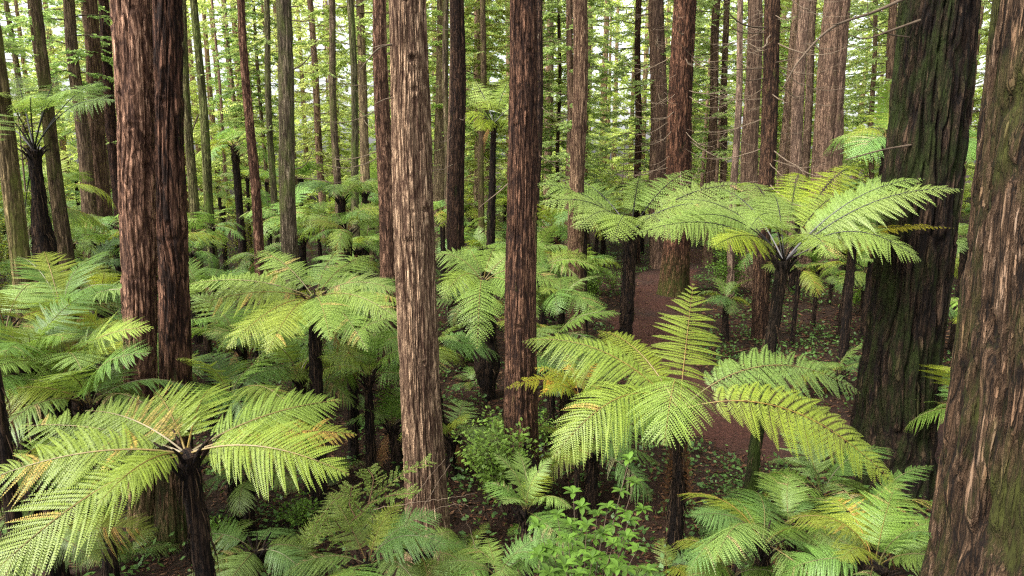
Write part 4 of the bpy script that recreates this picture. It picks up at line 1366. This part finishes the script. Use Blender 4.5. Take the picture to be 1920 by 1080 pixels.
bb = at(1090, 1120, 6.4)
bb[2] = float(gz(bb[0], 6.4))
tips = [at(x, y, Y) for x, y, Y in [(1180, 862, 7.0), (1075, 925, 6.8), (1010, 985, 6.3), (1045, 965, 6.8), (1100, 985, 6.4), (1140, 950, 6.8), (1065, 1010, 6.1), (1180, 975, 6.6), (1205, 955, 7.0),
                                    (1110, 1045, 6.0), (1150, 1020, 6.3), (1195, 1030, 6.2), (1060, 1060, 5.9), (1215, 1070, 6.0), (1010, 1040, 6.2), (1160, 1065, 5.8), (1090, 950, 7.1), (1130, 1000, 6.5), (1035, 1030, 6.3), (1085, 1075, 5.7), (1175, 1005, 6.4), (1120, 965, 6.9), (1030, 1075, 6.0), (1190, 905, 7.2), (1070, 985, 6.6)]]
whorl_bush("shrub", "glossy broad-leaved bush with whorled leaves at the bottom edge", "bush", bb, tips, .128, 9, col=(.72, .84, .62), seed=5, wid=.27)
bx_, by_ = gp(945, 975)
small_leaf_bush("shrub", "airy bush of tiny pale leaves at the furrowed trunk's foot", "bush", (bx_, by_, 0), .95, 1.9, 40, 80, .085, (1.3, 1.3, 1.2), 6)
bx_, by_ = gp(1110, 585)
small_leaf_bush("shrub", "pale small-leaved bush between the light brown redwood and a black fern trunk", "bush", (bx_, by_, 0), .8, 2.2, 16, 60, .12, (1.2, 1.2, 1.1), 7)
bx_, by_ = gp(1360, 560)
small_leaf_bush("shrub", "dense leafy bush on the path's far edge right of the stout redwood", "bush", (bx_, by_, 0), 1.2, 2.6, 22, 70, .13, (.9, 1.0, .8), 8)
bx_, by_ = gp(700, 700)
small_leaf_bush("shrub", "small-leaved bush just left of the pale stringy trunk", "bush", (bx_, by_, 0), .8, 2.2, 18, 60, .08, (.9, 1.0, .9), 9)
bx_, by_ = gp(870, 690)
small_leaf_bush("shrub", "low leafy bush on the soil beside the near-black straight trunk", "bush", (bx_, by_, 0), .6, .9, 14, 50, .1, (1, 1.1, .9), 10)
for k_, (x_, y_, sz_, h_, c_, lab_) in enumerate([(800, 1010, .35, .6, (1, 1.1, .9), "tiny leafy seedlings before the pale stringy trunk's foot"), (560, 1000, .4, .5, (.95, 1.05, .8), "sparse low seedlings on bare soil near the bottom edge"),
        (410, 1050, .35, .45, (1, 1.1, .9), "small leafy plant right of the near fern's stem"), (1010, 860, .45, .8, (1.1, 1.15, .95), "leafy seedling clump behind the airy bush"), (1150, 850, .5, .9, (.9, 1.05, .8), "leafy clump left of the shaggy black stem"),
        (730, 750, .6, .9, (.9, 1.05, .85), "leafy shrublet in the dark left of the pale trunk"), (1150, 560, .6, 1.3, (1.15, 1.2, 1.0), "pale shrublet where the far path begins")]):
    bx_, by_ = gp(x_, y_)
    small_leaf_bush("shrub", lab_, "bush", (bx_, by_, float(gz(bx_, by_))), sz_, h_, 14, 34, .07, c_, 700 + k_)
bx_, by_ = gp(1600, 590)
small_leaf_bush("shrub", "bright round-leaved bush beside the giant mossy redwood", "bush", (bx_, by_, 0), .9, 1.6, 18, 50, .12, (1.3, 1.3, .9), 13)


def sapling(label, base, limbs, col, seed):
    """Young conifer: limbs along traced points with short needle twigs."""
    rr = np.random.default_rng(seed)
    root = thing("conifer_sapling", label, "sapling", base)
    b = np.asarray(base, float)
    gs, gl_ = Geo(), Geo()
    for pts in limbs:
        P = catmull(np.array([np.asarray(p, float) - b for p in pts]), 6)
        tube(gs, P, np.linspace(.008, .002, len(P)), 5, 0)
        T = unit(np.gradient(P, axis=0))
        for k in range(2, len(P)):
            for s in (-1, 1):
                f = k / len(P)
                d = unit(T[k] * .6 + unit(np.cross(T[k], [0, 0, 1])) * s + rr.standard_normal(3) * .22)
                l = rr.uniform(.10, .22) * (1.2 - .5 * f)
                e = P[k] + d * l
                tube(gs, np.array([P[k], (P[k] + e) / 2, e]), .0016, 3, 0, False)
                for q_ in range(2):
                    spray(gl_, P[k], e, rr, 11, .032, .0048, 0)
    obj("trunk", gs.mesh("trunk", ['deadstalk'], True), root)
    obj("foliage", gl_.mesh("foliage", ['needle']), root, col=col)
    return root


sb = at(640, 1120, 6.6)
sb[2] = float(gz(sb[0], 6.6))
sapling("young conifer with soft flat sprays crossing in front of the pale stringy trunk", sb,
        [[sb, at(650, 1020, 6.6), at(680, 960, 6.6), at(740, 900, 6.7), at(800, 865, 6.8)], [at(680, 960, 6.6), at(640, 930, 6.4), at(585, 990, 6.2)],
         [at(690, 945, 6.6), at(730, 930, 6.4), at(775, 925, 6.3)], [at(650, 1010, 6.6), at(620, 970, 6.4), at(590, 1005, 6.1)], [at(690, 950, 6.6), at(700, 900, 6.7), at(690, 880, 6.8)],
         [at(650, 1020, 6.6), at(610, 1000, 6.5), at(575, 1010, 6.4)], [at(670, 975, 6.6), at(655, 945, 6.7), at(660, 915, 6.8)]], (.85, .88, .6), 14)
CY = at(1085, 742, 10.3)
fy = tree_fern("slight fern with yellowing thin fronds reaching across the dark furrowed trunk", CY, (CY[0], 10.3), .035, n=0, seed=33, dead=1, fibres=30, L=(.8, 1.0))
for x, y, Y, W, h, c in [(945, 730, 9.9, .2, .42, (1.75, 1.25, .4)), (1000, 690, 10.5, .2, .3, (1.6, 1.25, .45)), (1060, 668, 10.8, .2, .25, (1.5, 1.25, .5)), (1125, 680, 10.6, .2, .3, (1.4, 1.2, .55)), (1010, 745, 9.7, .2, .35, (1.5, 1.3, .55)),
                         (1130, 740, 9.9, .2, .3, (1.2, 1.2, .7))]:
    HF(fy, CY, x, y, Y, W, h=h, col=c, npair=18, npin=14, droop=.35, rr_=.005, brown=.25, ragged=.2, pl=.8)
# bare vine twigs near the pale trunk foot
vb = at(860, 960, 8.2)
vroot = thing("dead_vine", "thin dry vine stems arching before the pale stringy trunk's foot", "vine", (vb[0], vb[1], float(gz(vb[0], vb[1]))))
gv = Geo()
for pts in [[(700, 955, 8.2), (760, 945, 8.1), (830, 935, 8.1), (890, 925, 8.2)], [(760, 1010, 7.8), (765, 960, 8.0), (800, 900, 8.2), (835, 860, 8.4)], [(720, 1000, 7.8), (790, 965, 8.0), (860, 945, 8.2), (880, 950, 8.2)],
            [(770, 1000, 7.8), (800, 940, 8.0), (845, 870, 8.4)], [(900, 1060, 8.2), (880, 990, 8.2), (850, 940, 8.2)]]:
    P = catmull(np.array([at(*p) for p in pts]), 8) - np.array(vroot.location)
    P += G.standard_normal(P.shape) * .006
    tube(gv, P, np.linspace(.005, .002, len(P)), 4, 0)
obj("stems", gv.mesh("stems", ['twig'], True), vroot)

# lower end of the furrowed trunk, added as a separate short piece
st = tree("short dark foot of the furrowed trunk, behind the airy bush", 986, 986, 930, 10.3, 62, 66, 'dark', (.5, .45, .45), 1, flare=.15, ytop=870, ztop=.75, amp=.012, name="trunk_foot")
st['category'] = "trunk base"

# ------------------------------------------------------------------ floor scatter
def scatter(n, dmin, dmax, zfun, fn):
    d = dmin + (dmax - dmin) * G.random(n) ** 1.3
    x = G.uniform(-.85, .85, n) * d
    return fn(x, d)


g = Geo()
n = 90000
d = 5.5 + 27 * G.random(n) ** 1.7
x = G.uniform(-.85, .85, n) * d
keep = (path_dist(x, d) > 1.15) | (G.random(n) < .65)
x, d = x[keep], d[keep]
n = len(x)
az = G.uniform(0, 6.283, n)
l = G.uniform(.04, .17, n) * np.clip(d / 14, .7, 1.6)
dv = np.stack([np.cos(az), np.sin(az), G.uniform(-.12, .3, n)], 1)
b = np.stack([x, d, gz(x, d) + .012 + G.random(n) * .02], 1)
sv = np.stack([-np.sin(az), np.cos(az), G.uniform(-.5, .5, n)], 1) * (l * G.uniform(.04, .2, n))[:, None]
kites(g, b, b + dv * l[:, None], sv, .5)
o = obj("leaf_litter", g.mesh("leaf_litter", ['litter']))
o['kind'] = 'stuff'
o['label'] = "reddish brown litter of needles and dead leaflets on the soil"
o['category'] = "leaf litter"

FALL = []
for k, (px_, py_) in enumerate([(430, 960), (520, 930), (560, 985), (470, 1000), (640, 880), (700, 850), (610, 830), (660, 790), (880, 700), (920, 660), (850, 740), (1010, 720), (880, 860), (905, 800), (950, 690), (1380, 870),
                                (1460, 800), (1330, 800), (1250, 640), (1160, 560), (1540, 600), (1580, 560), (560, 1030), (380, 1010), (1450, 900), (1400, 700)]):
    p_ = on_ground(px_, py_)
    root = obj("fallen_frond", DEAD[k % 4], None, (p_[0], p_[1], float(gz(p_[0], p_[1])) + .03), (R.uniform(-.3, .3), -rad([10, -20, 0, 25][k % 4] - 86) * .62, R.uniform(0, 6.28)), R.uniform(.6, 1.0), (R.uniform(.5, 1.3),) * 3)
    root['category'] = "dead frond"
    FALL.append((root, px_, p_[1], "fallen frond"))

g = Geo()
nc = 2600
d = 7 + 40 * G.random(nc) ** 1.15
x = G.uniform(-.85, .85, nc) * d
for xx, dd in zip(x, d):
    pd = path_dist(xx, dd)[0]
    px, py, _ = project((xx, dd, 0))
    if pd < 1.35 or (600 < px < 1000 and py > 640 and G.random() < .4) or (px < 620 and dd < 11 and G.random() < .4):
        continue
    m = 22
    hh = G.uniform(.08, .5)
    c = np.array([xx, dd, float(gz(xx, dd))])
    b = c + np.stack([G.normal(0, .2, m), G.normal(0, .2, m), G.uniform(.02, hh, m)], 1)
    dr = unit(G.standard_normal((m, 3)) * [1, 1, .4] + [0, 0, .1])
    ll = G.uniform(.04, .11, m)[:, None] * (1 + dd / 60)
    s = unit(np.cross(dr, G.standard_normal((m, 3)) * .4 + [0, 0, 1])) * ll * .32
    kites(g, b, b + dr * ll, s, .45)
o = obj("ground_cover", g.mesh("ground_cover", ['cover']))
o['kind'] = 'stuff'
o['label'] = "low green leafy ground cover between the ferns"
o['category'] = "ground cover"

# ------------------------------------------------------------------ damp air
hm = bpy.data.materials.new("damp air")
hm.use_nodes = True
ht = hm.node_tree
ht.nodes.clear()
pv = ht.nodes.new("ShaderNodeVolumePrincipled")
pv.inputs["Color"].default_value = (.93, .97, .88, 1)
pv.inputs["Density"].default_value = HAZE
pv.inputs["Anisotropy"].default_value = 0.2
hmo = ht.nodes.new("ShaderNodeOutputMaterial")
ht.links.new(pv.outputs[0], hmo.inputs["Volume"])
g = Geo()
xs, ys, zs = (-640, 640), (-640, 660), (-2.0, 48)
V = [(xs[a], ys[b], zs[c]) for a in (0, 1) for b in (0, 1) for c in (0, 1)]
g.add(V, [(0, 1, 3, 2), (4, 6, 7, 5), (0, 4, 5, 1), (2, 3, 7, 6), (0, 2, 6, 4), (1, 5, 7, 3)])
if HAZE > 0:
    o = obj("haze", g.mesh("haze", [hm]))
    o['kind'] = 'stuff'
    o['label'] = "thin pale damp air softening the far trunks"
    o['category'] = "haze"

# ------------------------------------------------------------------ labels for the many
ANCH = [(t[5], t[6], t[7], t[3]) for t in TREES if t[3]]


def auto_labels(items, noun, cat_group):
    from collections import defaultdict
    bk = defaultdict(list)
    for root, px, d, _ in items:
        best = min(ANCH, key=lambda a: abs((a[0] * .4 + a[1] * .6) - px))
        side = "left" if px < best[0] * .4 + best[1] * .6 else "right"
        bk[(best[3], side)].append((d, root))
    for (ph, side), L in bk.items():
        L.sort(key=lambda k: k[0])
        for i_, (d, root) in enumerate(L):
            o_ = ORD[i_] if i_ < len(ORD) else "last"
            root['label'] = f"{o_} {noun} back, {side} of the {ph}" if i_ else f"nearest {noun}, {side} of the {ph}"
            root['group'] = cat_group


auto_labels(FAR, "background conifer", "conifers standing in the background wood")
auto_labels(UND, "small leafy tree", "small leafy trees under the conifers")
auto_labels(CARPET, "carpet tree fern", "tree ferns carpeting the forest floor")
auto_labels(FALL, "withered frond on the soil", "dead fronds fallen on the forest floor")
for r_, *_ in TREES:
    if 'anchor' in r_:
        del r_['anchor']
print("objects", len(bpy.data.objects), "polys", sum(len(m.polygons) for m in bpy.data.meshes))
